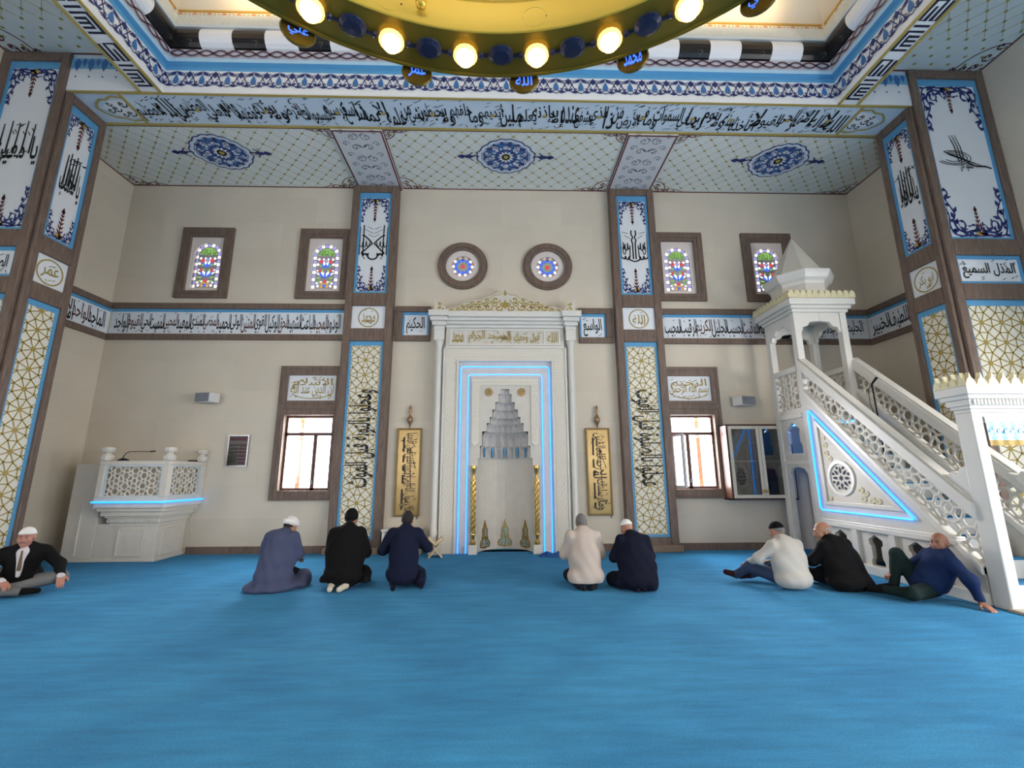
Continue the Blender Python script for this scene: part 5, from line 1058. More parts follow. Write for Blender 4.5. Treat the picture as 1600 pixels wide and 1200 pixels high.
# portal
for x in (MX0, MX1-.13):
    b = MB(); b.box(x, x+.13, -3.93, -3.74, 0, 2.12); lb(b, 'portal_post', MARW, bevel=.012)
    b = MB(); s = 1 if x == MX0 else -1; f = Fr((x+.065, 0, 0), (0, -1, 0), (0, 0, 1), (-1, 0, 0)); pprism(b, f, [(3.4, SH(3.4)+.2), (3.74, SH(3.74)+.1), (3.74, 1.52), (3.66, 1.5), (3.62, 1.42), (3.55, 1.46), (3.5, 1.4)], -.05, .05); lb(b, 'portal_wing', MARW, bevel=.008)
b = MB(); b.box(MX0+.13, MX1-.13, -3.92, -3.75, 2.02, 2.12); b.box(MX0, MX1, -3.93, -3.74, 2.12, 2.16)
for z0, z1, p in ((2.16, 2.2, .02), (2.2, 2.27, .04), (2.27, 2.32, .07), (2.32, 2.42, .1)): b.box(MX0-p, MX1+p, -3.93-p, -3.74+p, z0, z1)
lb(b, 'portal_lintel', MARW, bevel=.008)
for k in range(24): x = MX0+.0+k*.0425; b = MB(); b.box(x, x+.022, -3.99, -3.96, 2.205, 2.262); lb(b, 'dentil', MARW)
b = MB(); p = .1; crest_row(b, Fr((0, -3.93-p, 0), (1, 0, 0), (0, 0, 1), (0, -1, 0)), MX0-p, MX1+p, 2.42, 9, .15, 1); crest_row(b, Fr((MX0-p, 0, 0), (0, -1, 0), (0, 0, 1), (-1, 0, 0)), 3.74-p, 3.93+p, 2.42, 4, .15, 1); crest_row(b, Fr((MX1+p-.05, 0, 0), (0, -1, 0), (0, 0, 1), (-1, 0, 0)), 3.74-p, 3.93+p, 2.42, 4, .15, 1); lb(b, 'portal_crest', CRS)
b = MB(); b.box(MX0-.03, MX1+.06, -4.06, -3.9, 0, .03); lb(b, 'threshold', mat('beige_sill', S(176, 164, 146), .5), bevel=.006)
# embroidered valance in the portal
t = thing('embroidered_valance', 'pale blue embroidered cloth with gold fringe hanging in the minbar doorway', 'valance', (5.9, -3.9, 1.74)); n = 40
def wavy(z0, z1, amp, d=0): return MB().add([((k/n-.5)*.735, -.045+amp*math.sin(k*.9)*(1-j*.5)-d, z) for j, z in enumerate((z0, z1)) for k in range(n+1)], [(k, k+1, n+2+k, n+1+k) for k in range(n)])
CB = mat('sky_blue_satin', S(120, 186, 226), .4, spec=.6); o = wavy(.06, .27, .008).build('cloth', CB, t, True); wavy(.27, .34, .006).build('white_heading', mat('white_satin', S(228, 236, 244), .4), o, True); wavy(.0, .062, .009, .003).build('gold_fringe', mat('gold_fringe', S(186, 152, 78), .7, noise=.3, nscale=60), t, True)
b = MB(); f = Fr((0, -.056, 0), (1, 0, 0), (0, 0, 1), (0, -1, 0))
for k in range(9): x = -.33+k*.0825; scroll(b, b, f, x, .19, .03, 1, 1, .002, .012); poly(b, f, leaf(x, .13, math.pi/2, .07, .03), .002)
rect(b, f, -.36, .36, .235, .245, .0, .004); rect(b, f, -.36, .36, .105, .112, .0, .004); b.build('white_embroidery', mat('white_thread', S(232, 238, 248), .6), o)
# microphone stand on the steps
t = thing('microphone_stand', 'black microphone on a slim stand on the minbar steps', 'microphone', (5.9, -2.12, 1.517)); BM = mat('black_metal', S(24, 24, 26), .4, metal=.5)
b = MB(); b.lathe([(.1, 0), (.1, .012), (.02, .03), (.009, .04)], (0, 0, 0), 14); b.build('base', BM, t); b = MB(); b.tube([(0, 0, .03), (0, 0, .72), (-.01, 0, 1.3)], .011, 8); b.build('pole', BM, t); b = MB(); b.lathe([(.018, .7), (.02, .74), (.018, .78)], (0, 0, 0), 10); b.build('clamp', BM, t)
b = MB(); b.tube([(-.01, 0, 1.3), (.0, -.02, 1.33), (.04, -.06, 1.4)], [.012, .018, .022], 8); b.build('microphone', BM, t); b = MB(); b.tube([(0, 0, 1.3), (-.08, 0, 1.22), (-.09, .0, 1.0), (-.05, 0, .8), (0, 0, .72)], .005, 6); b.build('cable', BM, t)
# ================================================================ PULPIT (preacher's seat)
pu = thing('preaching_pulpit', 'white corner pulpit with pierced lattice balcony and blue light strip', 'pulpit', (-6.6, -.5, 0))
def lp(b, name, m, parent=pu, smooth=False, bevel=0): return local(b, pu).build(name, m, parent, smooth, bevel)
PWm = mat('pulpit_white', S(214, 208, 196), .5, noise=.04)
b = MB(); b.box(-6.98, -5.93, -.7, -.003, .04, .62); lp(b, 'pedestal', PWm, bevel=.008); b = MB(); b.box(-7.52, -5.9, -.72, -.003, 0, .05); lp(b, 'plinth', PWm, bevel=.01)
b = MB(); b.box(-7.5, -6.98, -.7, -.003, .05, 1.64); lp(b, 'stair_wall', PWm, bevel=.01); b = MB(); rect(b, Fr((0, -.7, 0), (1, 0, 0), (0, 0, 1), (0, -1, 0)), -7.28, -7.262, .1, 1.0, 0, .014); lp(b, 'stair_wall_bead', MARW)
f = Fr((0, -.7, 0), (1, 0, 0), (0, 0, 1), (0, -1, 0)); b = MB(); rect(b, f, -6.58, -6.12, .09, .53, 0, .02); frame2(b, f, -6.58, -6.12, .09, .53, .025, .02, .034); pnl = lp(b, 'raised_panel', PWm, bevel=.004)
b = MB(); [scroll(b, b, f, -6.35+s*.02, .2+.1*k, .06, s, 1, .024, .014) for s in (-1, 1) for k in range(3)]; lp(b, 'panel_scroll', MARW2, pnl)
f = Fr((-5.93, 0, 0), (0, 1, 0), (0, 0, 1), (1, 0, 0)); b = MB(); rect(b, f, -.6, -.12, .09, .53, 0, .02); frame2(b, f, -.6, -.12, .09, .53, .025, .02, .034); lp(b, 'raised_panel', PWm, bevel=.004)
b = MB()
for k, (z0, z1) in enumerate(((.58, .64), (.64, .72), (.72, .76), (.76, .84), (.84, .9), (.9, .97))):
    p = (.02, .06, .1, .16, .22, .27)[k]; b.box(-6.9, -5.93+p*.85, -.7-p, -.003, z0, z1) if False else b.box(-6.74-p*.45, -5.93+p*.9, -.7-p, -.003, z0, z1)
lp(b, 'corbel', PWm, bevel=.012)
for k in range(30): b = MB(); x = -6.76+k*.029; b.box(x, x+.016, -.775, -.759, .665, .69); lp(b, 'corbel_bead', MARW)
BX0, BX1, BY = -6.86, -5.69, -.98
b = MB(); b.box(BX0, BX1, BY, -.003, .97, 1.03); lp(b, 'balcony_floor', PWm, bevel=.006)
for (fr, u0, u1) in ((Fr((0, BY, 0), (1, 0, 0), (0, 0, 1), (0, -1, 0)), BX0, BX1), (Fr((BX1, 0, 0), (0, 1, 0), (0, 0, 1), (1, 0, 0)), BY, -.01), (Fr((BX0, 0, 0), (0, -1, 0), (0, 0, 1), (-1, 0, 0)), .7, -BY)):
    e0, e1 = (u0, u1) if fr.N.y < -.5 else ((u0+.1, u1) if fr.N.x > .5 else (u0, u1-.1))
    for z0, z1 in ((1.62, 1.69), (1.03, 1.08)): b = MB(); rect(b, fr, e0, e1, z0, z1, -.1, .0); lp(b, 'balcony_rail', PWm, bevel=.008)
    for a_, c_2 in ((u0, u0+.1), (u1-.1, u1)):
        if a_ >= e0-.001 and c_2 <= e1+.001: b = MB(); rect(b, fr, a_, c_2, 1.08, 1.62, -.1, 0); lp(b, 'balcony_stile', PWm, bevel=.006)
    b = MB(); screen6(b, fr, R4(u0+.1, u1-.1, 1.08, 1.62), .3, .026, -.075, -.03); lp(b, 'lattice_screen', PWm)
    b = MB(); frame2(b, fr, u0+.1, u1-.1, 1.08, 1.62, .03, -.04, -.012); lp(b, 'lattice_frame', mat('pale_blue_white', S(200, 210, 214), .5))
for x, y in ((BX0+.06, BY+.06), (BX1-.05, BY+.05), (BX1-.05, -.08)):
    b = MB(); b.lathe([(.05, 1.66), (.05, 1.69), (.085, 1.7), (.1, 1.75), (.08, 1.79), (.05, 1.8), (.05, 1.83), (.085, 1.84), (.1, 1.88), (.085, 1.92), (.02, 1.935), (0, 1.935)], (x, y, 0), 8, math.pi/8, 2*math.pi+math.pi/8); lp(b, 'finial', PWm)
fz = Fr(Vector((0, 0, 1.0))-pu.location, (1, 0, 0), (0, 1, 0), (0, 0, 1)); ledpath([(BX0-.03, BY+.15), (BX0-.03, BY-.03), (BX1+.03, BY-.03), (BX1+.03, -.02)], fz, 0, pu, .013)
t = thing('gooseneck_microphone', 'black gooseneck microphone standing on the pulpit rail', 'microphone', (-6.52, BY+.05, 1.69)); b = MB(); b.lathe([(.1, 0), (.1, .015), (.06, .035), (.02, .045)], (0, 0, 0), 14, sx=1, sy=.5); b.build('base', BM, t)
b = MB(); b.tube([(-.02, 0, .04), (0, 0, .08), (.03, 0, .13), (.08, 0, .155), (.2, 0, .16), (.46, -.0, .16)], .006, 6); b.build('gooseneck', BM, t); b = MB(); b.tube([(.44, 0, .16), (.52, 0, .165)], .012, 8); b.build('capsule', BM, t)
t = thing('small_black_case', 'small flat black case lying on the pulpit side rail', 'case', (BX1-.05, -.32, 1.69)); b = MB(); b.box(-.035, .035, -.1, .08, 0, .022); b.build('body', BM, t, bevel=.005); b = MB(); b.box(-.03, .03, -.09, .07, .022, .026); b.build('lid', BM, t)
t = thing('power_cord', 'thin pale power cord looping down the wall beside the pulpit', 'cord', (-5.84, -.02, .1)); b = MB(); b.tube([(.05, 0, .72), (.02, -.01, .6), (.02, -.01, .4), (.07, -.01, .25), (.06, -.01, .13), (-.02, -.01, .1), (-.05, -.02, .12)], .007, 6); b.build('cable', mat('white_plastic'), t, True); b = MB(); b.box(.03, .09, -.03, .0, .68, .74); b.build('plug', mat('white_plastic'), t)
# ================================================================ CHANDELIER
CX, CY, CZ = -.06, -8.55, CAMZ+2.8
ch = thing('chandelier', 'great golden ring chandelier with glowing globe lamps and blue stones', 'chandelier', (CX, CY, CZ))
CG = mat('chandelier_gold', S(120, 100, 26), .35, metal=.55); CGI = mat('chandelier_inner_gold', S(206, 168, 60), .35, metal=.4); CNV = mat('dark_blue_stone', S(26, 30, 56), .3); CBR = mat('dark_brown_stone', S(70, 40, 36), .3)
R0, R1 = 2.09, 2.4
MB().lathe([(R0, .0), (R1, 0)], (0, 0, 0), 116).build('soffit_ring', CG, ch, True); MB().lathe([(R1-.012, -.0), (R1, -.012), (R1+.016, 0), (R1+.012, .02), (R1+.012, .4), (R1-.01, .42)], (0, 0, 0), 116).build('outer_band', CG, ch, True)
MB().lathe([(R0, -.004), (R0-.012, .0), (R0-.012, .19), (R0-.03, .2), (R0-.03, .23)], (0, 0, 0), 116).build('inner_band', CGI, ch, True)
MB().lathe([(R0-.03, .23), (R1, .42)], (0, 0, 0), 116).build('top_ring', CG, ch, True)
crm = mat('crystal', S(220, 214, 190), .08, metal=.3); b = MB()
for k in range(150):
    a = 2*math.pi*k/150
    for j in range(3): b.lathe([(0, -.018), (.018, 0), (0, .018)], ((R0-.045)*math.cos(a), (R0-.045)*math.sin(a), .25+j*.04), 5)
o = b.build('crystal_fringe', crm, ch); o['kind'] = 'stuff'
BULB = mat('warm_globe_lamp', (1, .85, .5), .3, emit=(1, .6, .17), es=15); BCO = mat('lamp_cut_glass', S(250, 214, 130), .2, emit=(1, .6, .15), es=1.6)
at = lambda r, d: (r*math.sin(math.radians(d)), r*math.cos(math.radians(d)))
P = {}
def part(key, mk, name, m, x, y, z, rz, parent=ch, smooth=True):
    if key not in P: P[key] = mk().build(name, m, parent, smooth); o = P[key]
    else: o = P[key].copy(); COL.objects.link(o)
    o.parent = parent; o.location = (x, y, z); o.rotation_euler = (0, 0, rz); return o
sph = lambda r, n=10, m=14: MB().lathe([(r*math.sin(math.pi*k/n), -r*math.cos(math.pi*k/n)) for k in range(n+1)], (0, 0, 0), m)
def stone(s):
    b = MB(); b.lathe([(.0, -.03), (.05, -.026), (.075, -.008), (.078, 0)], (0, 0, 0), 14, sx=s)
    for k in (-1, 1): b.lathe([(0, -.022), (.016, -.018), (.024, 0)], (k*(.075*s+.05), 0, 0), 8); b.box(min(k*.075*s, k*(.075*s+.04)), max(k*.075*s, k*(.075*s+.04)), -.007, .007, -.012, 0)
    return b
for k in range(29):
    d = 7.73+12.4138*k; x, y = at(2.235, d); lamp = part('c', lambda: MB().lathe([(.06, -.0), (.078, -.012), (.082, -.03), (.072, -.042), (.06, -.03)], (0, 0, 0), 16), 'lamp_collar', BCO, x, y, 0, 0); g = part('b', lambda: sph(.062), 'globe_lamp', BULB, x, y, -.035, 0)
    x, y = at(2.24, d+6.2); part('s', lambda: stone(1.15), 'blue_stone', CNV, x, y, 0, -math.radians(d+6.2), smooth=False)
for k in range(14):
    d = 7.6+25.714*k; x, y = at(R0-.014, d); o = part('i', lambda: stone(1.0), 'brown_stone', CBR, x, y, .1, 0, smooth=False); o.rotation_euler = (math.radians(-90), 0, -math.radians(d)+math.pi)
    x, y = at(2.0, d-20.2); part('r', lambda: MB().lathe([(0, .02), (.028, .03), (.034, .055), (.02, .08), (.03, .095), (.016, .12), (.014, 1.6)], (0, 0, 0), 10), 'hanger_rod', CGI, x, y, 0, 0) if k % 2 == 0 else None
NEON = mat('blue_neon', (.05, .1, 1), .4, emit=(.03, .12, 1), es=2.2); DISC = mat('olive_disc', S(84, 72, 24), .4, metal=.4)
for k in range(20):
    d = 5.3+18*k; x, y = at(R1+.05, d); o = part('d', lambda: MB().lathe([(0, -.012), (.1, -.012), (.108, 0), (.1, .012), (0, .012)], (0, 0, 0), 24), 'name_disc', DISC, x, y, .0, 0, smooth=False); o.rotation_euler = (math.pi/2, 0, -math.radians(d))
    key = 'n%d' % (k % 4)
    if key not in P: b = MB(); text(b, Fr((0, 0, .016), (1, 0, 0), (0, 1, 0), (0, 0, 1)), ('الله', 'محمد', 'علي', 'عمر')[k % 4], -.06, .06, -.055, .045, 0); P[key] = b.build('neon_name', NEON); n_ = P[key]
    else: n_ = P[key].copy(); COL.objects.link(n_)
    n_.parent = o
for k in range(6):
    d = 30+60*k; x, y = at(2.05, d); b = MB(); b.tube([(x, y, .4), (x*.4, y*.4, 2.2), (0, 0, 3.6)], .012, 6); b.build('suspension_chain', CG, ch)
b = MB(); b.lathe([(0, 3.5), (.12, 3.55), (.14, 3.7), (.05, 3.8), (.03, 7.72)], (0, 0, 0), 12); b.build('stem', CG, ch, True)
b = MB(); b.tube([(*at(1.1, k*12), .75) for k in range(30)], .04, 8, True); b.build('upper_ring', CG, ch, True)
for k in range(6): x, y = at(1.1, 30+60*k); x2, y2 = at(2.05, 30+60*k); b = MB(); b.tube([(x, y, .75), (x2, y2, .38)], .012, 6); b.build('spoke', CG, ch)
# ================================================================ PEOPLE (smooth implicit surfaces meshed with surface nets)
def ell(c, r, B=None, op=1, **kw):
    c, r = np.array(c, float), np.array(r, float); B = np.eye(3) if B is None else np.array(B); m = min(r); R = max(r)
    def f(X, Y, Z):
        x, y, z = X-c[0], Y-c[1], Z-c[2]; q = [(x*B[i][0]+y*B[i][1]+z*B[i][2]) for i in range(3)]; g = np.sqrt(sum((q[i]/r[i])**2 for i in range(3))+1e-12); g2 = np.sqrt(sum((q[i]/r[i]**2)**2 for i in range(3))+1e-12); return g*(g-1)/g2
    return dict(f=f, lo=c-R, hi=c+R, op=op, **kw)
def mesh_child(name, m, root, prims, res, k=.03, noise=None, clips=()):
    v, f = sd_mesh(prims, res, k, noise, clips); me = bpy.data.meshes.new(name); me.from_pydata(v.tolist(), [], f.tolist()); me.materials.append(m); me.polygons.foreach_set('use_smooth', [True]*len(me.polygons))
    o = bpy.data.objects.new(name, me); COL.objects.link(o); o.parent = root; return o
def basis(yaw, pitch, roll=0):      # head axes: right, forward, up (yaw to own left, pitch down)
    y, p = math.radians(yaw), math.radians(pitch); f = V3(-math.sin(y)*math.cos(p), math.cos(y)*math.cos(p), -math.sin(p)); r = V3(math.cos(y), math.sin(y), 0); u = np.cross(r, f)
    q = math.radians(roll); r, u = r*math.cos(q)+u*math.sin(q), u*math.cos(q)-r*math.sin(q); return r, f, u
def hand(w, d, n, s, curl=.5, size=1.0):   # wrist, finger direction, back-of-hand normal, thumb side
    w, d, n = V3(*w), V3(*d), V3(*n); d = d/np.linalg.norm(d); n = n-d*(n@d); n /= np.linalg.norm(n); t = np.cross(n, d)*s; P = []; S_ = size
    pc = w+d*.05*S_; P.append(ell(pc, (.043*S_, .054*S_, .019*S_), [t, d, n], k=.012))
    for i, (o, l) in enumerate(((.032, .072), (.011, .08), (-.011, .075), (-.03, .058))):
        a = w+d*.088*S_+t*o*S_; c1 = d*math.cos(curl*.7)-n*math.sin(curl*.7); c2 = d*math.cos(curl*1.8)-n*math.sin(curl*1.8); sp = t*o*.25
        b = a+(c1+sp)*l*.52*S_; e = b+(c2+sp)*l*.5*S_; P += [cap(a-d*.02, b, .0105*S_, .0098*S_, k=.006), cap(b, e, .0096*S_, .0082*S_, k=.006)]
    a = w+d*.025*S_+t*.034*S_; b = a+(d*.6+t*.75-n*.25)*.04*S_; e = b+(d*.9+t*.25-n*.3)*.036*S_; P += [cap(a, b, .014*S_, .012*S_, k=.01), cap(b, e, .0115*S_, .009*S_, k=.006)]
    return P
SKIN = mat('skin_tan', S(176, 128, 104), .55, noise=.08, nscale=20)
def headprims(H, B):
    r, f, u = B; g = lambda a, b, c: H+r*a+f*b+u*c
    P = [ell(g(0, -.008, .022), (.077, .098, .1), B), ell(g(0, .03, -.055), (.055, .066, .062), B), ell(g(0, .06, -.03), (.052, .04, .05), B), cap(g(0, .098, .012), g(0, .114, -.028), .01, .016, k=.012), ell(g(0, .082, .032), (.05, .02, .012), B, k=.015), ell(g(0, .09, -.058), (.024, .013, .009), B, k=.008), ell(g(0, .076, -.095), (.024, .022, .018), B, k=.02)]
    for s in (-1, 1):
        P += [ell(g(s*.08, -.005, -.008), (.009, .02, .031), B, k=.008), ell(g(s*.032, .104, .012), (.017, .014, .011), B, op=-1, k=.012), ell(g(s*.031, .086, .011), (.0125, .0125, .0125), B, k=.004), ell(g(s*.045, .068, -.025), (.022, .022, .022), B, k=.025)]
    P.append(ell(g(0, .106, -.058), (.022, .008, .0025), B, op=-1, k=.004)); return P
def folds(amp, fr=38, ph=0): return lambda X, Y, Z: amp*(np.sin(fr*X+fr*.35*Z+ph+2*np.sin(9*Y+5*Z))*.6+np.sin(fr*.7*Y-fr*.5*Z+1.3+ph+1.5*np.sin(8*X))*.6+.5*np.sin(22*Z+10*X+ph))
def figure(label, loc, rz, sc, J, head, coat, trou, feet, cover=None, hairm=None, coatx=(), coatw=1.0, trx=(), hands=None, face=False, eyes=False, skin=SKIN, coat_noise=.005, footr=.042, seed=0, hemz=.02, clip_coat=(), neckw=.078):
    root = thing('person', label, 'person', loc, rz); root.scale = (sc, sc, sc); B = basis(*head); H = V3(*J['head']); G = lambda n: V3(*J[n]); P = [cap(G('pel'), G('chest'), .1, .11), cap(G('chest'), G('neck'), .1, .06), cap(G('neck'), H-B[2]*.05, .054, .052)]+headprims(H, B)
    for s, n in ((-1, 'L'), (1, 'R')):
        P += [cap(G('sh'+n), G('el'+n), .042, .036), cap(G('el'+n), G('wr'+n), .036, .025), cap(G('hip'+n), G('kn'+n), .065, .045), cap(G('kn'+n), G('an'+n), .045, .03), cap(G('an'+n), G('to'+n), .028, .022)]
        d, nn, th, cu = (hands or {}).get(n, ((0, 1, -.3), (0, .3, 1), -s, .6)); P += hand(G('wr'+n), d, nn, th, cu)
    mesh_child('body', skin, root, P, .0085, .022)
    C = [ell(G('chest')+V3(0, 0, .04), (.19*coatw, .135*coatw, .19)), cap(G('pel')+V3(0, 0, .04), G('chest'), .165*coatw, .155*coatw), cap(G('shL')*.9+G('shR')*.1+V3(0, 0, -.01), G('shR')*.9+G('shL')*.1+V3(0, 0, -.01), .075), cap((G('shL')+G('shR'))/2, G('neck')+V3(0, 0, .015), .1, neckw)]
    for n in 'LR': C += [cap(G('sh'+n), G('el'+n), .075, .064), cap(G('el'+n), G('wr'+n)*.93+G('el'+n)*.07, .062, .044)]
    mesh_child('jacket', coat, root, C+list(coatx), .0125, .045, folds(coat_noise, ph=seed), [((0, 0, hemz), (0, 0, -1))]+list(clip_coat))
    T = [ell(G('pel'), (.155, .14, .12))]
    for n in 'LR': T += [cap(G('hip'+n), G('kn'+n), .092, .074), cap(G('kn'+n), G('an'+n), .07, .05)]
    mesh_child('trousers', trou, root, T+list(trx), .0125, .03, folds(.003, 30, seed), [((0, 0, .006), (0, 0, -1))])
    for n in 'LR': a, t_ = G('an'+n), G('to'+n); mesh_child('sock' if footr < .044 else 'shoe', feet, root, [cap(a, t_, footr, footr*.78), cap(a, a+(G('kn'+n)-a)*.16, footr*.95, footr*.9)], .009, .02, None, [((0, 0, .003), (0, 0, -1))])
    r, f, u = B
    if hairm: mesh_child('hair', hairm[0], root, [ell(H-f*.008+u*.022, (.083, .104, .107), B)], .007, .01, lambda X, Y, Z: .0015*np.sin(160*X+90*Z)*np.sin(140*Y), [(tuple(H+f*hairm[1]+u*.03), tuple(f*.8-u*.6)), (tuple(H-u*hairm[2]), tuple(-u))]+([(tuple(H+u*hairm[3]), tuple(u))] if len(hairm) > 3 else []))
    if cover:
        kind, m = cover
        if kind == 'cap': o = mesh_child('cap', m, root, [ell(H-f*.008+u*.028, (.087, .108, .108), B)], .007, .01, None, [(tuple(H+u*.042), tuple(-u*.985+f*.12))])
        elif kind == 'beanie': o = mesh_child('cap', m, root, [ell(H-f*.008+u*.03, (.09, .11, .118), B), cap(H-f*.1+u*.01, H+f*.1+u*.02, .05, k=.03)], .007, .01, None, [(tuple(H-u*.012), tuple(-u*.97+f*.2))])
        else: o = mesh_child('turban', m, root, [ell(H-f*.005+u*.085, (.075, .085, .05), B)]+[cap(H+(r*math.cos(a)*.07+f*math.sin(a)*.088)+u*(.042+.012*math.sin(a)), H+(r*math.cos(a+.42)*.07+f*math.sin(a+.42)*.088)+u*(.042+.012*math.sin(a+.42)), .04) for a in np.arange(0, 6.28, .42)], .008, .015, lambda X, Y, Z: .003*np.sin(150*(Z+.25*X)))
    if eyes:
        for s in (-1, 1): mesh_child('eye', mat('dark_eye', S(36, 26, 24), .3), root, [ell(H+r*s*.031+f*.096+u*.011, (.0085, .005, .0045), B)], .0025, .003); mesh_child('eyebrow', mat('grey_brow', S(96, 84, 78), .8), root, [cap(H+r*s*.016+f*.1+u*.032, H+r*s*.048+f*.088+u*.034, .005, .004)], .003, .003)
    return root, B, H
def mir(d): return {**d, **{k[:-1]+'L': (-v[0], v[1], v[2]) for k, v in d.items() if k.endswith('R')}}
KN = mir(dict(pel=(0, 0, .27), chest=(0, .06, .58), neck=(0, .1, .75), head=(0, .16, .865), shR=(.19, .06, .69), elR=(.27, .1, .45), wrR=(.1, .33, .36), hipR=(.09, .03, .25), knR=(.17, .42, .09), anR=(.1, -.1, .06), toR=(.06, -.27, .04)))
fab = lambda n, c, r=.9, **k: mat(n, c, r, bump=.25, bscale=160, spec=.2, **k)
BLK = fab('black_wool', S(15, 14, 15)); NVY = fab('navy_cloth', S(20, 26, 48)); NVS = fab('navy_suit', S(15, 18, 36)); GRB = fab('blue_grey_robe', S(74, 80, 106)); BEI = fab('beige_twill', S(186, 173, 162)); OFW = fab('off_white_twill', S(186, 182, 174)); DKT = fab('dark_trousers', S(26, 28, 34)); JEAN = fab('denim', S(52, 66, 92)); DGR = fab('dark_green_trousers', S(24, 40, 38)); BLS = fab('blue_sweater', S(24, 42, 80)); GRT = fab('grey_trousers', S(112, 112, 110)); WOOL = fab('white_wool', S(228, 226, 222)); CREAM = fab('cream_sock', S(206, 196, 178)); BLC = fab('black_cap_cloth', S(12, 12, 13))
HDK = mat('dark_hair', S(34, 27, 25), .7, bump=.4, bscale=220); HGR = mat('grey_hair', S(112, 108, 104), .7, bump=.4, bscale=220); HWH = mat('white_hair', S(206, 200, 192), .7)
seat = lambda w=.24, d=.2, z=.18: [ell((0, .02, .42), (w*.92, .16, .24)), ell((0, -.03, z), (w, d, .17)), ell((0, .0, z+.16), (w*.9, d*.85, .2))]
# kneeling row left of the niche
J = dict(KN); J['head'] = (.03, .2, .83); J['neck'] = (.01, .12, .73)
figure('kneeling person in a blue-grey robe and white turban', (-2.93, -2.62, 0), -.14, .92, J, (-14, 28), GRB, DKT, DKT, ('turban', WOOL), (HDK, .02, .06), seat(.27, .24)+[cap((-.2, .3, .1), (.24, .3, .1), .1, .12), cap((.28, .25, .08), (.36, .1, .05), .1, .05), ell((0, .06, .06), (.38, .36, .1)), ell((-.04, -.18, .04), (.28, .16, .06)), cap((-.28, -.08, .03), (-.34, -.12, .02), .05, .03)], 1.1, coat_noise=.009, seed=1, hemz=.006)
J = dict(KN); J.update(elR=(.25, .14, .42), elL=(-.25, .12, .42))
figure('kneeling person in a long black coat and black knitted cap, cream soles showing', (-2.06, -2.6, 0), -.04, .98, J, (4, 14), BLK, BLK, CREAM, ('beanie', BLC), (HDK, .0, .07), seat(.25, .17)+[ell((0, .02, .4), (.26, .17, .3)), cap((.2, .2, .14), (.3, .0, .08), .11, .07), cap((-.2, .2, .14), (-.24, .0, .1), .1, .07)], 1.12, seed=2, hemz=.07, footr=.043)
J = dict(KN); J.update(elL=(-.32, .08, .46), elR=(.31, .12, .49), wrL=(-.12, .36, .5), wrR=(.12, .36, .5), anR=(.2, -.02, .07), toR=(.3, -.2, .05))
figure('kneeling person with dark hair and a navy shirt, elbows held out', (-1.29, -2.58, 0), -.02, .955, J, (0, 16), NVY, NVY, NVS, None, (HDK, .055, .065), seat(.22, .17), 1.0, seed=3, hemz=.05, trx=[cap((.22, .12, .1), (.26, -.05, .08), .09, .07)])
# pair right of the niche
J = dict(KN); J.update(elL=(-.27, .14, .42), elR=(.27, .14, .42), toL=(-.05, -.16, .035), toR=(.05, -.16, .035))
figure('kneeling person with short grey hair in a beige jacket', (1.1, -2.76, 0), .02, .92, J, (0, 16), BEI, DKT, DKT, None, (HGR, .05, .06), seat(.2, .17)+[ell((0, .01, .36), (.235, .165, .3)), cap((-.14, -.05, .16), (.14, -.05, .16), .12)], 1.02, seed=4, hemz=.09)
J = dict(KN); J.update(head=(-.04, .19, .84), neck=(-.01, .12, .74), elL=(-.29, .12, .43), elR=(.27, .1, .44), anL=(-.1, -.04, .06), anR=(.1, -.04, .06), toL=(-.05, -.15, .04), toR=(.05, -.15, .04))
figure('kneeling person in a navy suit jacket and white skullcap', (1.73, -2.88, 0), .06, .87, J, (18, 24), NVS, NVS, NVS, ('cap', WOOL), None, seat(.26, .2)+[ell((0, .0, .36), (.27, .17, .3)), cap((-.25, .25, .1), (-.2, .05, .1), .12, .1), cap((.17, -.08, .1), (.2, .0, .3), .12, .12)], 1.08, seed=5, hemz=.02)
# two people sitting by the minbar, turned to the left
SITF = mir(dict(pel=(0, 0, .13), chest=(0, .1, .42), neck=(0, .18, .57), head=(0, .26, .675), shR=(.19, .1, .52), elR=(.27, .26, .32), wrR=(.12, .5, .3), hipR=(.1, .05, .12), knR=(.24, .45, .24), anR=(.12, .68, .08), toR=(.13, .86, .06)))
J = dict(SITF); J.update(chest=(0, .05, .43), neck=(0, .1, .6), head=(0, .15, .7), shL=(-.19, .05, .53), shR=(.19, .05, .53), elL=(-.34, .16, .36), wrL=(-.28, .42, .26), elR=(.28, .18, .33), wrR=(.1, .42, .27), knL=(-.32, .36, .22), anL=(-.42, .52, .09), toL=(-.54, .58, .12), knR=(.12, .42, .17), anR=(-.2, .52, .08), toR=(-.34, .54, .06))
figure('sitting person in an off-white jacket, black cap and jeans, seen from behind', (3.72, -2.9, 0), .2, .97, J, (4, 18), OFW, JEAN, fab('dark_red_shoe', S(48, 24, 30)), ('cap', BLC), (HGR, -.03, .06), [ell((0, -.03, .14), (.25, .19, .15)), ell((0, .0, .32), (.25, .16, .28))], 1.1, seed=6, hemz=.03, footr=.046)
J = dict(SITF); J.update(chest=(-.02, .05, .44), neck=(-.04, .1, .6), head=(-.06, .15, .71), shL=(-.2, .06, .53), shR=(.17, .04, .54), knR=(.24, .34, .2), anR=(-.02, .46, .08), toR=(-.14, .5, .06), knL=(-.22, .34, .16), anL=(.08, .42, .07), toL=(.2, .46, .05), elL=(-.26, .2, .33), wrL=(-.1, .36, .28), elR=(.26, .14, .32), wrR=(.08, .36, .28))
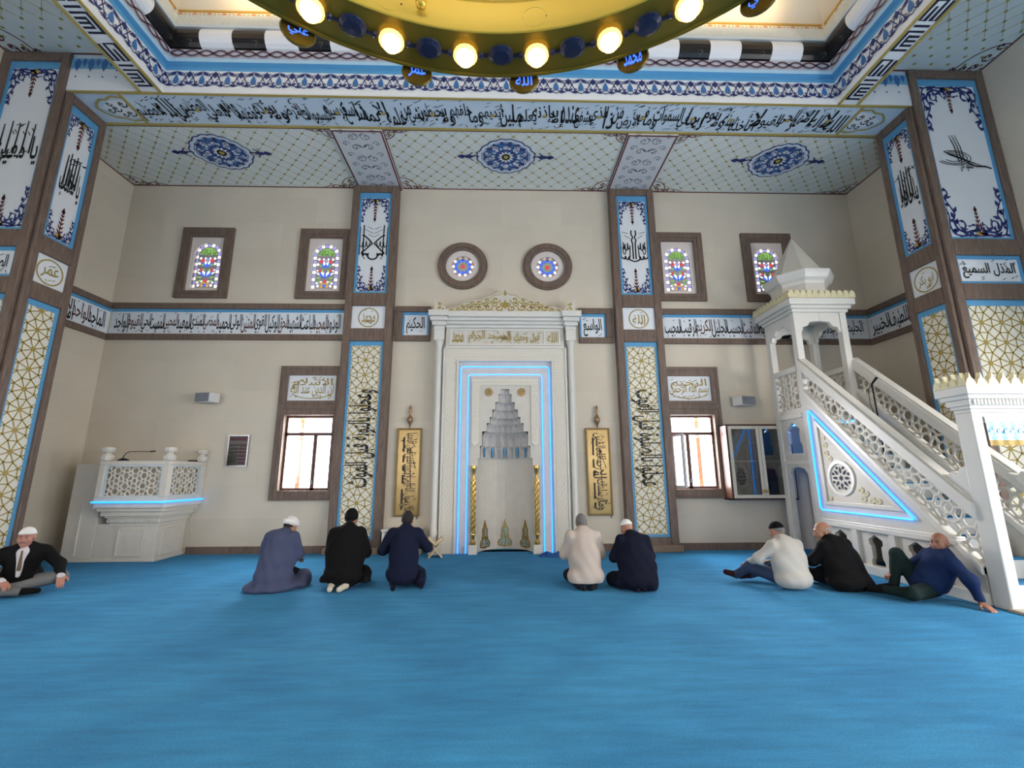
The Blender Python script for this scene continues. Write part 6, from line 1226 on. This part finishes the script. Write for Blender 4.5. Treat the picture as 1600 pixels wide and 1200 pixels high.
figure('balding person in a long black coat sitting in profile against the minbar', (4.36, -2.95, 0), .3, .97, J, (58, 12), BLK, BLK, BLK, None, (mat('light_grey_hair', S(164, 152, 144), .7), -.02, .06, .04), [ell((0, -.04, .12), (.29, .22, .14)), ell((0, .0, .3), (.25, .17, .26)), cap((.16, -.08, .1), (.3, -.12, .05), .15, .06), cap((.14, .0, .4), (.24, -.06, .1), .12, .12)], 1.12, seed=7, hemz=.006)
# reclining person by the minbar
J = dict(pel=(0, 0, .13), chest=(-.02, -.15, .38), neck=(-.02, -.2, .51), head=(-.02, -.18, .635), shL=(-.2, -.17, .46), elL=(-.34, -.27, .28), wrL=(-.35, -.31, .06), shR=(.17, -.12, .47), elR=(.25, .06, .29), wrR=(.14, .24, .24), hipL=(-.1, .05, .11), knL=(-.32, .28, .1), anL=(-.1, .46, .08), toL=(-.03, .6, .06), hipR=(.1, .05, .13), knR=(.13, .21, .47), anR=(.1, .3, .09), toR=(.09, .47, .06))
r_, B, H = figure('reclining person in a blue sweater leaning on one hand by the minbar', (5.04, -3.38, 0), 1.18, .98, J, (42, -4), BLS, DGR, BLK, None, (mat('stubble_hair', S(120, 96, 84), .8), -.05, .04, .02), [ell((0, -.04, .2), (.2, .16, .16))], 1.04, seed=8, hemz=.08, hands={'L': ((-.85, -.35, -.32), (-.2, -.1, 1), -1, .25), 'R': ((-.2, 1, -.2), (0, .3, 1), -1, .7)}, eyes=True, skin=mat('skin_brown', S(150, 104, 84), .55, noise=.08, nscale=20), footr=.046)
# cross-legged person at the left pillar, facing the room
J = mir(dict(pel=(0, 0, .13), chest=(0, .04, .4), neck=(0, .08, .55), head=(0, .12, .68), shR=(.19, .04, .49), elR=(.33, .14, .3), wrR=(.28, .4, .2), hipR=(.1, .05, .12), knR=(.4, .3, .13), anR=(-.06, .44, .07), toR=(-.24, .46, .06)))
J.update(knL=(-.42, .28, .17), anL=(.1, .36, .1), toL=(.28, .4, .07), elL=(-.36, .14, .32), wrL=(-.42, .38, .2), wrR=(.1, .4, .2))
r_, B, H = figure('cross-legged person in a dark suit and white skullcap at the left pillar', (-6.16, -2.62, 0), -2.5, .98, J, (-8, 2), BLK, GRT, BLC, ('cap', WOOL), None, [ell((0, -.02, .2), (.2, .15, .16)), cap((-.2, .1, .12), (.2, .1, .12), .09)], 1.04, seed=9, hemz=.05, hands={'L': ((-.1, .7, -.75), (0, .6, .6), 1, .35), 'R': ((-.5, .7, -.3), (.1, .3, 1), -1, .6)}, eyes=True, skin=mat('skin_rosy', S(178, 124, 106), .55, noise=.08, nscale=20))
mesh_child('shirt', fab('pale_shirt', S(206, 200, 200)), r_, [cap((0, .165, .5), (0, .185, .22), .058, .022), cap((0, .1, .55), (0, .14, .5), .065, .055)], .008, .03, folds(.002)); mesh_child('tie', fab('brown_tie', S(110, 92, 74)), r_, [cap((0, .218, .5), (.0, .208, .3), .013, .02), ell((0, .205, .515), (.022, .02, .02))], .006, .01)
for s in (-1, 1):
    w = J['wrL' if s < 0 else 'wrR']; e = J['elL' if s < 0 else 'elR']; a = V3(*w)*.95+V3(*e)*.05; mesh_child('shirt_cuff', mat('pale_shirt'), r_, [cap(a, V3(*w)*1.02-V3(*e)*.02, .043, .041)], .008, .01)
mesh_child('moustache', HGR, r_, [cap(H+B[0]*s*.004+B[1]*.108-B[2]*.044, H+B[0]*s*.026+B[1]*.1-B[2]*.052, .007, .005) for s in (-1, 1)], .003, .004)
bpy.data.objects.remove(_to)
